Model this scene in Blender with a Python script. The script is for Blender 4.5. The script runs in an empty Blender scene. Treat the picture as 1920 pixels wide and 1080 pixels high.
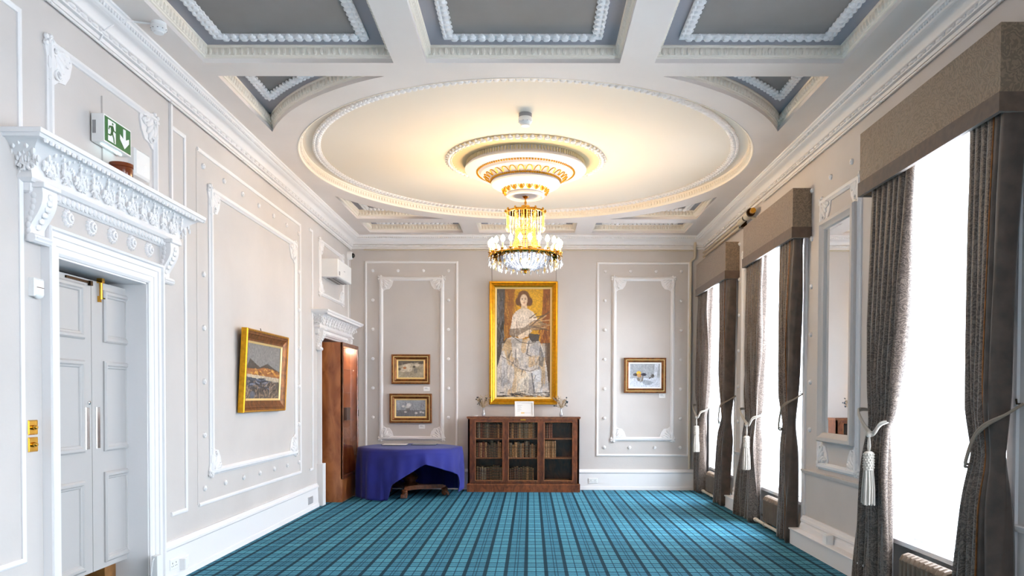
import bpy, bmesh, math, random
import numpy as np
from mathutils import Vector, Matrix
random.seed(7); RNG = np.random.RandomState(5)
SC = bpy.context.scene; COL = SC.collection
PI = math.pi

# ------------------------------------------------------------------ camera, world, lights, exposure
def make_camera():
    f, pitch, yaw, roll, cx, cy = 1441.9114, .0201, .0062, .0034, 986.1076, 773.6994
    a, b = math.cos(yaw), math.sin(yaw); c, s = math.cos(pitch), math.sin(pitch)
    cr, sr = math.cos(roll), math.sin(roll)
    ax = Vector((a, b, 0)); ay = Vector((-b, a, 0)); az = Vector((0, 0, 1))
    v = ay * s + az * c; d = ay * c - az * s
    R = ax * cr + v * sr; U = ax * -sr + v * cr
    cam = bpy.data.cameras.new('camera'); o = bpy.data.objects.new('camera', cam); COL.objects.link(o)
    o.matrix_world = Matrix(((R.x, U.x, -d.x, 0), (R.y, U.y, -d.y, 0), (R.z, U.z, -d.z, 1.56), (0, 0, 0, 1)))
    cam.sensor_width = 36; cam.sensor_fit = 'HORIZONTAL'; cam.lens = f / 1920 * 36
    cam.shift_x = (960 - cx) / 1920; cam.shift_y = (cy - 540) / 1920
    cam.clip_start = .05; cam.clip_end = 200
    SC.camera = o
make_camera()
SC.view_settings.view_transform = 'Standard'; SC.view_settings.look = 'None'
SC.view_settings.gamma = 1; SC.view_settings.use_curve_mapping = False
SC.view_settings.exposure = 0.5
W = bpy.data.worlds.new('sky'); SC.world = W; W.use_nodes = True
W.node_tree.nodes['Background'].inputs[0].default_value = (.86, .93, 1, 1)
W.node_tree.nodes['Background'].inputs[1].default_value = 4.0

# room dimensions
XL, XR, YB, YF, ZC = -3.046, 2.926, 13.003, -2.2, 4.257
CX, CY = -.07, 9.13
# window bays on the right wall: (y0, y1) of the opening
BAYS = [(11.06, 12.56), (8.28, 9.74), (4.72, 6.24), (1.1, 2.7), (-1.6, .1)]  # last two lie unseen behind the camera, added to light the room
BAY_W = [300, 330, 290, 190, 200]
def daylight(y0, y1, watts):
    l = bpy.data.lights.new('daylight', 'AREA'); l.shape = 'RECTANGLE'
    l.size = y1 - y0 + .5; l.size_y = 3.0; l.spread = math.radians(128); l.energy = watts; l.color = (.80, .90, 1.0)
    o = bpy.data.objects.new('daylight', l); COL.objects.link(o)
    o.location = (4.1, (y0 + y1) / 2, 2.2)
    c, s = math.cos(math.radians(28)), math.sin(math.radians(28))   # daylight falls in from the sky, slightly downwards
    o.rotation_euler = (Matrix(((0, -s, c), (1, 0, 0), (0, c, s)))).to_euler()
for (a, b), w in zip(BAYS, BAY_W): daylight(a, b, w)  # last two lamps shine through the added windows behind the camera

# ------------------------------------------------------------------ materials
def lin(c):
    return tuple((x / 255 / 12.92 if x / 255 <= .04045 else ((x / 255 + .055) / 1.055) ** 2.4) for x in c[:3]) + (1,)
def newmat(name):
    m = bpy.data.materials.new(name); m.use_nodes = True
    return m, m.node_tree, m.node_tree.nodes, m.node_tree.links, m.node_tree.nodes['Principled BSDF']
def mat(name, c, rough=.6, metal=0, var=0, vscale=4, bump=0, bscale=60, spec=.5, sheen=0, c2=None, stretch=None, emit=0):
    m, t, N, L, P = newmat(name)
    P.inputs['Base Color'].default_value = lin(c); P.inputs['Roughness'].default_value = rough
    P.inputs['Metallic'].default_value = metal; P.inputs['Specular IOR Level'].default_value = spec
    if sheen: P.inputs['Sheen Weight'].default_value = sheen
    if emit:
        P.inputs['Emission Color'].default_value = lin(c); P.inputs['Emission Strength'].default_value = emit
    if var or c2 or bump:
        tc = N.new('ShaderNodeTexCoord'); mp = N.new('ShaderNodeMapping'); L.new(tc.outputs['Object'], mp.inputs[0])
        if stretch: mp.inputs['Scale'].default_value = stretch
    if var or c2:
        n = N.new('ShaderNodeTexNoise'); n.inputs['Scale'].default_value = vscale; n.inputs['Detail'].default_value = 6
        L.new(mp.outputs[0], n.inputs['Vector'])
        r = N.new('ShaderNodeValToRGB'); L.new(n.outputs['Fac'], r.inputs[0])
        d = c2 if c2 else tuple(x * (1 - var) for x in c)
        r.color_ramp.elements[0].color = lin(d); r.color_ramp.elements[1].color = lin(c)
        r.color_ramp.elements[0].position = .35; r.color_ramp.elements[1].position = .65
        L.new(r.outputs[0], P.inputs['Base Color'])
    if bump:
        n = N.new('ShaderNodeTexNoise'); n.inputs['Scale'].default_value = bscale; n.inputs['Detail'].default_value = 3
        L.new(mp.outputs[0], n.inputs['Vector'])
        b = N.new('ShaderNodeBump'); b.inputs['Strength'].default_value = bump; b.inputs['Distance'].default_value = .004
        L.new(n.outputs['Fac'], b.inputs['Height']); L.new(b.outputs[0], P.inputs['Normal'])
    return m
M = {}
M['wall'] = mat('greige_wall_paint', (206, 199, 195), .75, var=.03, vscale=1.5, bump=.15, bscale=45)
M['trim'] = mat('white_plaster_paint', (234, 231, 231), .5, bump=.08, bscale=40)
M['cream'] = mat('ceiling_white_paint', (240, 230, 216), .6)
M['soffit'] = mat('greige_ceiling_paint', (236, 225, 218), .8, var=.03, vscale=1.2)
M['coffer'] = mat('grey_coffer_paint', (160, 157, 163), .8)
M['dark'] = mat('dark_grey_coffer_paint', (142, 136, 133), .85, var=.06, vscale=2)
M['circle'] = mat('cream_circle_paint', (232, 222, 208), .8)
M['door'] = mat('grey_door_paint', (186, 182, 180), .45, bump=.05)
M['brass'] = mat('polished_brass', (216, 160, 62), .2, 1)
M['chrome'] = mat('polished_chrome', (225, 222, 220), .12, 1)
M['iron'] = mat('dark_bronze_metal', (60, 45, 30), .4, 1)
M['gold'] = mat('bright_gilt', (222, 160, 30), .32, .75, var=.12, vscale=25, bump=.2, bscale=90)
M['goldpale'] = mat('pale_gilt_slip', (236, 205, 140), .4, .3)
M['goldbrown'] = mat('antique_gilt', (150, 92, 42), .38, .45, var=.3, vscale=18)
M['wire'] = mat('picture_wire', (110, 100, 92), .5, .5)
M['plastic'] = mat('white_plastic', (238, 237, 236), .35)
M['greyplastic'] = mat('grey_plastic', (150, 148, 150), .4)
M['black'] = mat('black_plastic', (18, 18, 20), .2)
M['socket'] = mat('satin_steel_plate', (196, 194, 196), .35, .3)
M['green'] = mat('exit_green', (28, 105, 52), .35)
M['amber'] = mat('amber_brown_glass', (112, 48, 14), .2)
M['cloth'] = mat('royal_blue_cloth', (34, 38, 132), .8, sheen=.1, bump=.15, bscale=300, var=.12, vscale=3)
M['steel'] = mat('silver_plate', (230, 228, 225), .12, 1)
M['radiator'] = mat('taupe_radiator_enamel', (118, 98, 80), .45, .1, var=.08, vscale=10)
M['pipe'] = mat('cream_painted_pipe', (205, 192, 172), .5)
M['rope'] = mat('silver_grey_rope', (188, 180, 170), .7, bump=.5, bscale=200)
M['ropedark'] = mat('taupe_rope', (150, 134, 118), .7, bump=.5, bscale=200)
M['paper'] = mat('white_card', (240, 240, 240), .6)
M['ink'] = mat('grey_ink', (150, 150, 155), .7)
M['dried'] = mat('dried_grass', (196, 172, 138), .8, var=.2, vscale=30)
M['seed'] = mat('dark_seed_heads', (46, 44, 50), .7)
M['tealseed'] = mat('dark_teal_leaves', (38, 62, 76), .7)
M['blocks'] = mat('light_oak', (176, 120, 62), .5, var=.2, vscale=8)
M['corridor'] = mat('brown_green_corridor_carpet', (66, 52, 44), .9, c2=(46, 74, 44), vscale=12)

def wood(name, c1, c2, scale=6, rough=.3, stretch=(1, 1, .35), coat=.3):
    m, t, N, L, P = newmat(name)
    tc = N.new('ShaderNodeTexCoord'); mp = N.new('ShaderNodeMapping'); mp.inputs['Scale'].default_value = stretch
    L.new(tc.outputs['Object'], mp.inputs[0])
    n = N.new('ShaderNodeTexNoise'); n.inputs['Scale'].default_value = scale; n.inputs['Detail'].default_value = 9
    n.inputs['Distortion'].default_value = 1.6; L.new(mp.outputs[0], n.inputs['Vector'])
    r = N.new('ShaderNodeValToRGB'); L.new(n.outputs['Fac'], r.inputs[0])
    r.color_ramp.elements[0].position = .32; r.color_ramp.elements[1].position = .66
    r.color_ramp.elements[0].color = lin(c2); r.color_ramp.elements[1].color = lin(c1)
    L.new(r.outputs[0], P.inputs['Base Color']); P.inputs['Roughness'].default_value = rough
    P.inputs['Coat Weight'].default_value = coat; P.inputs['Coat Roughness'].default_value = .15
    return m
M['burr'] = wood('burr_walnut_veneer', (182, 112, 62), (134, 70, 30), 5)
M['walnut'] = wood('dark_walnut', (140, 78, 42), (84, 42, 20), 14)
M['walnutlight'] = wood('worn_walnut_edge', (166, 104, 58), (120, 68, 34), 20)
M['rosewood'] = wood('dark_rosewood', (84, 46, 26), (38, 18, 10), 14)

def glassmat(name, tint=(1, 1, 1), ior=1.5, rough=.02):
    m, t, N, L, P = newmat(name); N.remove(P)
    tr = N.new('ShaderNodeBsdfTransparent'); tr.inputs[0].default_value = (*tint, 1)
    g = N.new('ShaderNodeBsdfGlossy'); g.inputs['Roughness'].default_value = rough
    fr = N.new('ShaderNodeFresnel'); fr.inputs[0].default_value = ior
    mx = N.new('ShaderNodeMixShader'); gm = N.new('ShaderNodeNewGeometry'); iv = N.new('ShaderNodeMath'); iv.operation = 'SUBTRACT'; iv.inputs[0].default_value = 1; L.new(gm.outputs['Backfacing'], iv.inputs[1]); ml = N.new('ShaderNodeMath'); ml.operation = 'MULTIPLY'; L.new(fr.outputs[0], ml.inputs[0]); L.new(iv.outputs[0], ml.inputs[1]); L.new(ml.outputs[0], mx.inputs[0]); L.new(tr.outputs[0], mx.inputs[1]); L.new(g.outputs[0], mx.inputs[2])
    L.new(mx.outputs[0], N['Material Output'].inputs[0]); return m
M['glass'] = glassmat('clear_glass', ior=1.25)
M['smokeglass'] = glassmat('old_bookcase_glass', (.95, .95, .93), 1.22)
m, t, N, L, P = newmat('mirror_silver'); P.inputs['Metallic'].default_value = 1; P.inputs['Roughness'].default_value = .01
P.inputs['Base Color'].default_value = (.9, .92, .94, 1); M['mirror'] = m

def sheer(name, c, trans, transp):
    m, t, N, L, P = newmat(name); N.remove(P)
    d = N.new('ShaderNodeBsdfDiffuse'); d.inputs[0].default_value = lin(c)
    tl = N.new('ShaderNodeBsdfTranslucent'); tl.inputs[0].default_value = lin(c)
    tp = N.new('ShaderNodeBsdfTransparent')
    a = N.new('ShaderNodeMixShader'); a.inputs[0].default_value = trans; L.new(d.outputs[0], a.inputs[1]); L.new(tl.outputs[0], a.inputs[2])
    b = N.new('ShaderNodeMixShader'); b.inputs[0].default_value = transp; L.new(a.outputs[0], b.inputs[1]); L.new(tp.outputs[0], b.inputs[2])
    L.new(b.outputs[0], N['Material Output'].inputs[0]); return m
M['frost'] = sheer('frosted_bowl_glass', (236, 240, 250), .8, .1)
M['blind'] = sheer('white_blind_fabric', (248, 250, 255), .75, .35)
# crystal: bright facets that pass light
m, t, N, L, P = newmat('cut_crystal'); N.remove(P)
d = N.new('ShaderNodeBsdfTranslucent'); d.inputs[0].default_value = (.7, .72, .78, 1)
g = N.new('ShaderNodeBsdfGlossy'); g.inputs['Roughness'].default_value = .12
tp = N.new('ShaderNodeBsdfTransparent')
a = N.new('ShaderNodeMixShader'); a.inputs[0].default_value = .45; L.new(d.outputs[0], a.inputs[1]); L.new(g.outputs[0], a.inputs[2])
b = N.new('ShaderNodeMixShader'); b.inputs[0].default_value = .35; L.new(a.outputs[0], b.inputs[1]); L.new(tp.outputs[0], b.inputs[2])
L.new(b.outputs[0], N['Material Output'].inputs[0]); M['crystal'] = m
m, t, N, L, P = newmat('warm_lit_crystal'); N.remove(P)  # clear crystal with the gold of light shining through put into its colour
d = N.new('ShaderNodeBsdfTranslucent'); d.inputs[0].default_value = (1, .72, .25, 1)
g = N.new('ShaderNodeBsdfGlossy'); g.inputs['Roughness'].default_value = .12; g.inputs[0].default_value = (1, .86, .5, 1)
a = N.new('ShaderNodeMixShader'); a.inputs[0].default_value = .45; L.new(d.outputs[0], a.inputs[1]); L.new(g.outputs[0], a.inputs[2])
tp = N.new('ShaderNodeBsdfTransparent'); b = N.new('ShaderNodeMixShader'); b.inputs[0].default_value = .3; L.new(a.outputs[0], b.inputs[1]); L.new(tp.outputs[0], b.inputs[2])
L.new(b.outputs[0], N['Material Output'].inputs[0]); M['crystalwarm'] = m
m, t, N, L, P = newmat('lit_bulb_glass'); P.inputs['Emission Color'].default_value = (1, .72, .40, 1); P.inputs['Emission Strength'].default_value = 175; M['bulb'] = m
m, t, N, L, P = newmat('basket_lamp_glass'); P.inputs['Emission Color'].default_value = (.95, .95, 1, 1); P.inputs['Emission Strength'].default_value = 40; M['innerlamp'] = m
M['sleeve'] = mat('candle_sleeve_cream', (176, 140, 96), .5)
M['rosecream'] = mat('rose_cream_plaster', (214, 196, 156), .6)
M['rose'] = mat('rose_plaster', (222, 218, 220), .55)
m, t, N, L, P = newmat('green_indicator'); P.inputs['Emission Color'].default_value = (.5, .9, 1, 1); P.inputs['Emission Strength'].default_value = 4; M['led'] = m

def velvet(name, c1, c2, scale):
    m, t, N, L, P = newmat(name)
    tc = N.new('ShaderNodeTexCoord'); n0 = N.new('ShaderNodeTexNoise'); n0.inputs['Scale'].default_value = scale * .4
    L.new(tc.outputs['Object'], n0.inputs['Vector'])
    mx = N.new('ShaderNodeMixRGB'); mx.inputs[0].default_value = .12; L.new(tc.outputs['Object'], mx.inputs[1]); L.new(n0.outputs['Color'], mx.inputs[2])
    w = N.new('ShaderNodeTexWave'); w.wave_type = 'RINGS'; w.inputs['Scale'].default_value = scale * .55; w.inputs['Distortion'].default_value = 14
    w.inputs['Detail'].default_value = 3; w.inputs['Detail Scale'].default_value = 1.6
    L.new(mx.outputs[0], w.inputs['Vector'])
    r = N.new('ShaderNodeValToRGB'); L.new(w.outputs['Fac'], r.inputs[0])
    r.color_ramp.elements[0].position = .3; r.color_ramp.elements[1].position = .8
    r.color_ramp.elements[0].color = lin(c2); r.color_ramp.elements[1].color = lin(c1)
    L.new(r.outputs[0], P.inputs['Base Color'])
    P.inputs['Roughness'].default_value = .5; P.inputs['Sheen Weight'].default_value = .4; P.inputs['Sheen Roughness'].default_value = .4
    bp = N.new('ShaderNodeBump'); bp.inputs['Strength'].default_value = .25; bp.inputs['Distance'].default_value = .004
    L.new(w.outputs['Fac'], bp.inputs['Height']); L.new(bp.outputs[0], P.inputs['Normal'])
    return m
M['velvet'] = velvet('paisley_velvet', (114, 98, 87), (74, 61, 52), 30)
M['pelmet'] = velvet('paisley_pelmet_fabric', (146, 124, 102), (122, 103, 84), 24)
M['border'] = mat('plain_brown_velvet', (86, 70, 60), .6, sheen=.35, var=.25, vscale=9)
M['band'] = mat('plain_taupe_velvet', (104, 82, 66), .7, sheen=.3, var=.15, vscale=20)

def carpet():
    m, t, N, L, P = newmat('tartan_carpet')
    geo = N.new('ShaderNodeNewGeometry'); sp = N.new('ShaderNodeSeparateXYZ'); L.new(geo.outputs['Position'], sp.inputs[0])
    per = .362
    def sett(sock, off):
        a = N.new('ShaderNodeMath'); a.operation = 'ADD'; a.inputs[1].default_value = 50 * per - off; L.new(sock, a.inputs[0])
        b = N.new('ShaderNodeMath'); b.operation = 'DIVIDE'; b.inputs[1].default_value = per; L.new(a.outputs[0], b.inputs[0])
        c = N.new('ShaderNodeMath'); c.operation = 'FRACT'; L.new(b.outputs[0], c.inputs[0])
        r = N.new('ShaderNodeValToRGB'); r.color_ramp.interpolation = 'CONSTANT'; L.new(c.outputs[0], r.inputs[0])
        # single line at 0, band at .25, double line at .5, band at .75
        seq = [(0, .28), (.012, 1), (.205, .10), (.297, .86), (.452, .28), (.474, .86), (.526, .28), (.548, .86), (.703, .10), (.795, 1), (.988, .28)]
        e = r.color_ramp.elements
        while len(e) < len(seq): e.new(.5)
        for el, (p, v) in zip(e, seq): el.position = p; el.color = (v, v, v, 1)
        return r.outputs[0]
    sx = sett(sp.outputs[0], .052); sy = sett(sp.outputs[1], .06)
    def damp(s, k):
        mm = N.new('ShaderNodeMapRange'); mm.inputs['To Min'].default_value = 1 - k; mm.inputs['To Max'].default_value = 1; L.new(s, mm.inputs[0]); return mm.outputs[0]
    mu = N.new('ShaderNodeMath'); mu.operation = 'MULTIPLY'; L.new(damp(sx, .92), mu.inputs[0]); L.new(damp(sy, .75), mu.inputs[1])
    mp = N.new('ShaderNodeMapping'); mp.inputs['Scale'].default_value = (40, 260, 1); L.new(geo.outputs['Position'], mp.inputs[0])
    n = N.new('ShaderNodeTexNoise'); n.inputs['Scale'].default_value = 1; n.inputs['Detail'].default_value = 4; L.new(mp.outputs[0], n.inputs['Vector'])
    nr = N.new('ShaderNodeMapRange'); nr.inputs['From Min'].default_value = .3; nr.inputs['From Max'].default_value = .7; nr.inputs['To Min'].default_value = .66; nr.inputs['To Max'].default_value = 1.14; L.new(n.outputs['Fac'], nr.inputs[0])
    m2 = N.new('ShaderNodeMath'); m2.operation = 'MULTIPLY'; L.new(mu.outputs[0], m2.inputs[0]); L.new(nr.outputs[0], m2.inputs[1])
    cr = N.new('ShaderNodeValToRGB'); L.new(m2.outputs[0], cr.inputs[0])
    cr.color_ramp.elements[0].color = lin((10, 30, 40)); cr.color_ramp.elements[1].color = lin((88, 158, 178))
    e = cr.color_ramp.elements.new(.62); e.color = lin((50, 108, 134))
    L.new(cr.outputs[0], P.inputs['Base Color']); P.inputs['Roughness'].default_value = .9
    P.inputs['Specular IOR Level'].default_value = .15
    bp = N.new('ShaderNodeBump'); bp.inputs['Strength'].default_value = .3; bp.inputs['Distance'].default_value = .003
    L.new(n.outputs['Fac'], bp.inputs['Height']); L.new(bp.outputs[0], P.inputs['Normal'])
    return m
M['carpet'] = carpet()
m, t, N, L, P = newmat('oil_paint'); at = N.new('ShaderNodeAttribute'); at.attribute_name = 'Col'
L.new(at.outputs['Color'], P.inputs['Base Color']); P.inputs['Roughness'].default_value = .45; M['paint'] = m
def leather(i, c):
    return mat('book_leather_%s' % i, c, .55, var=.35, vscale=30, bump=.3, bscale=120)
BOOKM = [leather('umber', (86, 60, 46)), leather('tan', (184, 138, 96)), leather('olive', (96, 82, 62)), leather('grey', (142, 124, 104)), leather('oxblood', (120, 62, 42))]
BOOKC = ['dark brown', 'tan', 'olive brown', 'greyish brown', 'reddish brown']

# ------------------------------------------------------------------ mesh builder
WO = {}
X_, Y_, Z_ = Vector((1, 0, 0)), Vector((0, 1, 0)), Vector((0, 0, 1))
class Fr:
    def __init__(s, O, U, V, N): s.O, s.U, s.V, s.N = Vector(O), Vector(U), Vector(V), Vector(N)
    def __call__(s, u, v, n=0): return s.O + s.U * u + s.V * v + s.N * n
FL = Fr((XL, 0, 0), Y_, Z_, X_); FB = Fr((0, YB, 0), X_, Z_, -Y_); FRt = Fr((XR, 0, 0), Y_, Z_, -X_)
def FC(z): return Fr((0, 0, z), X_, Y_, -Z_)
FW = Fr((0, 0, 0), X_, Y_, Z_)
class MB:
    def __init__(s): s.v = []; s.f = []
    def add(s, vs, fs):
        k = len(s.v); s.v += [tuple(p) for p in vs]; s.f += [tuple(i + k for i in f) for f in fs]; return s
    def box(s, x0, x1, y0, y1, z0, z1):
        vs = [(x, y, z) for z in (z0, z1) for y in (y0, y1) for x in (x0, x1)]
        return s.add(vs, [(0, 2, 3, 1), (4, 5, 7, 6), (0, 1, 5, 4), (2, 6, 7, 3), (0, 4, 6, 2), (1, 3, 7, 5)])
    def fbox(s, F, u0, u1, v0, v1, n0, n1):
        vs = [F(u, v, n) for n in (n0, n1) for v in (v0, v1) for u in (u0, u1)]
        return s.add(vs, [(0, 2, 3, 1), (4, 5, 7, 6), (0, 1, 5, 4), (2, 6, 7, 3), (0, 4, 6, 2), (1, 3, 7, 5)])
    def bbox(s, F, u0, u1, v0, v1, n0, n1, b=.004):  # box with its outer face bevelled
        vs = [F(u, v, n0) for v in (v0, v1) for u in (u0, u1)] + [F(u, v, n1 - b) for v in (v0, v1) for u in (u0, u1)] + \
             [F(u, v, n1) for v in (v0 + b, v1 - b) for u in (u0 + b, u1 - b)]
        return s.add(vs, [(0, 2, 3, 1), (0, 1, 5, 4), (1, 3, 7, 5), (3, 2, 6, 7), (2, 0, 4, 6), (4, 5, 9, 8), (5, 7, 11, 9), (7, 6, 10, 11), (6, 4, 8, 10), (8, 9, 11, 10)])
    def quad(s, a, b, c, d): return s.add([a, b, c, d], [(0, 1, 2, 3)])
    def tube(s, pts, r, seg=8, closed=False, caps=True):
        pts = [Vector(p) for p in pts]; n = len(pts); rs = r if isinstance(r, (list, tuple)) else [r] * n
        vs = []; fs = []; prev = None
        for i, p in enumerate(pts):
            a = pts[i - 1] if (i or closed) else p; b = pts[(i + 1) % n] if (i < n - 1 or closed) else p
            t = (b - a).normalized()
            if prev is None:
                up = Z_ if abs(t.z) < .9 else X_; x = t.cross(up).normalized()
            else:
                x = (prev - t * prev.dot(t)); x = x.normalized() if x.length > 1e-6 else t.orthogonal().normalized()
            prev = x; y = t.cross(x)
            for k in range(seg):
                q = 2 * PI * k / seg; vs.append(p + (x * math.cos(q) + y * math.sin(q)) * rs[i])
        m = n if closed else n - 1
        for i in range(m):
            j = (i + 1) % n
            for k in range(seg): fs.append((i * seg + k, i * seg + (k + 1) % seg, j * seg + (k + 1) % seg, j * seg + k))
        if caps and not closed: fs.append(tuple(range(seg))[::-1]); fs.append(tuple((n - 1) * seg + k for k in range(seg)))
        return s.add(vs, fs)
    def lathe(s, prof, c=(0, 0, 0), seg=24, ax=None, wob=None):
        c = Vector(c); A = ax if ax else (X_, Y_, Z_)
        vs = []; fs = []
        for (r, z) in prof:
            for k in range(seg):
                q = 2 * PI * k / seg; rr = r * (wob(q, z) if wob else 1)
                vs.append(c + A[0] * (rr * math.cos(q)) + A[1] * (rr * math.sin(q)) + A[2] * z)
        for i in range(len(prof) - 1):
            for k in range(seg): fs.append((i * seg + k, i * seg + (k + 1) % seg, (i + 1) * seg + (k + 1) % seg, (i + 1) * seg + k))
        if prof[0][0] > 1e-5: fs.append(tuple(range(seg))[::-1])
        if prof[-1][0] > 1e-5: fs.append(tuple((len(prof) - 1) * seg + k for k in range(seg)))
        return s.add(vs, fs)
    def ell(s, c, a, b, d, seg=8, rings=5):  # ellipsoid with axis vectors a, b, d
        c, a, b, d = Vector(c), Vector(a), Vector(b), Vector(d)
        vs = [c - d]; fs = []
        for i in range(1, rings):
            p = -PI / 2 + PI * i / rings
            for k in range(seg):
                q = 2 * PI * k / seg; vs.append(c + (a * math.cos(q) + b * math.sin(q)) * math.cos(p) + d * math.sin(p))
        vs.append(c + d); L = len(vs) - 1
        for k in range(seg): fs.append((0, 1 + (k + 1) % seg, 1 + k)); fs.append((L, L - seg + k, L - seg + (k + 1) % seg))
        for i in range(rings - 2):
            for k in range(seg): fs.append((1 + i * seg + k, 1 + i * seg + (k + 1) % seg, 1 + (i + 1) * seg + (k + 1) % seg, 1 + (i + 1) * seg + k))
        return s.add(vs, fs)
    def octa(s, c, r, h):
        c = Vector(c)
        return s.add([c + X_ * r, c + Y_ * r, c - X_ * r, c - Y_ * r, c + Z_ * h, c - Z_ * h], [(0, 1, 4), (1, 2, 4), (2, 3, 4), (3, 0, 4), (1, 0, 5), (2, 1, 5), (3, 2, 5), (0, 3, 5)])
    def prism(s, poly, F, n0, n1):
        k = len(poly); vs = [F(u, v, n0) for u, v in poly] + [F(u, v, n1) for u, v in poly]
        fs = [tuple(range(k))[::-1], tuple(range(k, 2 * k))] + [(i, (i + 1) % k, k + (i + 1) % k, k + i) for i in range(k)]
        return s.add(vs, fs)
    def sweep(s, path, prof, F, closed=True, pclosed=False, caps=True, mmax=3.):
        n = len(path); vs = []; fs = []; k = len(prof)
        def nrm(a, b):
            dx, dy = b[0] - a[0], b[1] - a[1]; l = math.hypot(dx, dy) or 1; return (-dy / l, dx / l)
        for i, p in enumerate(path):
            n1 = nrm(path[i - 1], p) if (i or closed) else None
            n2 = nrm(p, path[(i + 1) % n]) if (i < n - 1 or closed) else None
            n1 = n1 or n2; n2 = n2 or n1
            dot = 1 + n1[0] * n2[0] + n1[1] * n2[1]; dot = max(dot, 1 / mmax * .6)
            m = ((n1[0] + n2[0]) / dot, (n1[1] + n2[1]) / dot)
            for (o, h) in prof: vs.append(F(p[0] + m[0] * o, p[1] + m[1] * o, h))
        for i in range(n if closed else n - 1):
            j = (i + 1) % n
            for q in range(k if pclosed else k - 1): r = (q + 1) % k; fs.append((i * k + q, j * k + q, j * k + r, i * k + r))
        if caps and not closed and k > 2: fs.append(tuple(range(k))[::-1]); fs.append(tuple((n - 1) * k + q for q in range(k)))
        return s.add(vs, fs)
    def build(s, name, m, parent=None, smooth=False, label=None, stuff=False, recalc=True, angle=40):
        me = bpy.data.meshes.new(name)
        V = np.array(s.v, float)
        if parent is None:
            c = (V.min(0) + V.max(0)) / 2; c[2] = V[:, 2].min()
        else: c = np.array(WO[parent.name])
        me.from_pydata((V - c).tolist(), [], s.f); me.update()
        if recalc:
            b = bmesh.new(); b.from_mesh(me); bmesh.ops.delete(b, geom=[v_ for v_ in b.verts if not v_.link_faces], context='VERTS'); bmesh.ops.recalc_face_normals(b, faces=b.faces); b.to_mesh(me); b.free()
        if smooth:
            me.polygons.foreach_set('use_smooth', [True] * len(me.polygons))
            try: me.set_sharp_from_angle(angle=math.radians(angle))
            except Exception: pass
        me.materials.append(m)
        o = bpy.data.objects.new(name, me); COL.objects.link(o)
        if parent is None: o.location = c
        else: o.parent = parent
        WO[o.name] = tuple(c)
        if label: o['label'] = label
        if stuff: o['kind'] = 'stuff'
        return o
def thing(name, label, cat, loc, group=None):
    o = bpy.data.objects.new(name, None); COL.objects.link(o); o.location = loc; o.empty_display_size = .1
    WO[o.name] = tuple(loc); o['label'] = label; o['category'] = cat
    if group: o['group'] = group
    return o
def tag(o, label, cat, group=None):
    o['label'] = label; o['category'] = cat
    if group: o['group'] = group
    return o
def sroot(name, loc):
    o = bpy.data.objects.new(name, None); COL.objects.link(o); o.location = loc; o.empty_display_size = .1
    WO[o.name] = tuple(loc); o['kind'] = 'structure'; return o
def st(o): o['kind'] = 'structure'; return o
def copy_tree(o, parent=None, loc=None):
    c = o.copy(); COL.objects.link(c)
    if parent: c.parent = parent
    if loc is not None: c.location = loc
    for ch in list(o.children): copy_tree(ch, c)
    return c
def rect(u0, u1, v0, v1): return [(u0, v0), (u1, v0), (u1, v1), (u0, v1)]   # ccw: offset>0 is inward
def arc(cx, cy, r, a0, a1, n): return [(cx + r * math.cos(math.radians(a0 + (a1 - a0) * i / n)), cy + r * math.sin(math.radians(a0 + (a1 - a0) * i / n))) for i in range(n + 1)]
def along(path, step, closed=True):
    """evenly spaced points with tangents along a path, per straight run"""
    out = []; n = len(path)
    segs = [(path[i], path[(i + 1) % n]) for i in range(n if closed else n - 1)]
    L = [math.hypot(b[0] - a[0], b[1] - a[1]) for a, b in segs]
    tot = sum(L); k = max(1, round(tot / step)); st_ = tot / k; pos = st_ / 2; acc = 0; i = 0
    for j in range(k):
        d = st_ * (j + .5)
        while i < len(L) - 1 and acc + L[i] < d: acc += L[i]; i += 1
        t = (d - acc) / L[i]; a, b = segs[i]
        out.append((a[0] + (b[0] - a[0]) * t, a[1] + (b[1] - a[1]) * t, (b[0] - a[0]) / L[i], (b[1] - a[1]) / L[i]))
    return out

# ================================================================== SHELL
mb = MB(); mb.box(XL - .8, XR + .7, YF - .2, YB + .2, -.2, 0); fl = st(mb.build('floor', M['carpet']))
# left wall with two doorways
D1 = (4.94, 6.10, 2.455); D2 = (11.10, 12.44, 2.42)
mb = MB(); T = .3
ys = [YF - .2, D1[0], D1[1], D2[0], D2[1], YB + .2]
mb.box(XL - T, XL, ys[0], ys[1], 0, 4.6); mb.box(XL - T, XL, ys[1], ys[2], D1[2], 4.6)
mb.box(XL - T, XL, ys[2], ys[3], 0, 4.6); mb.box(XL - T, XL, ys[3], ys[4], D2[2], 4.6); mb.box(XL - T, XL, ys[4], ys[5], 0, 4.6)
st(mb.build('wall_left', M['wall']))
mb = MB(); mb.box(XL, XR + .4, YB, YB + .2, 0, 4.6); st(mb.build('wall_back', M['wall']))
mb = MB(); mb.box(XL, XR + .4, YF - .2, YF, 0, 4.6); st(mb.build('wall_front', M['wall']))
# right wall: piers, lintels and the thinner wall below each window
mb = MB(); y = YF; ZT = 3.62
for (a, b) in sorted(BAYS):
    mb.box(XR, XR + .4, y, a, 0, 4.6); mb.box(XR, XR + .4, a, b, ZT, 4.6); mb.box(XR + .16, XR + .4, a, b, 0, .43); y = b
mb.box(XR, XR + .4, y, YB, 0, 4.6); st(mb.build('wall_right', M['wall']))
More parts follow.
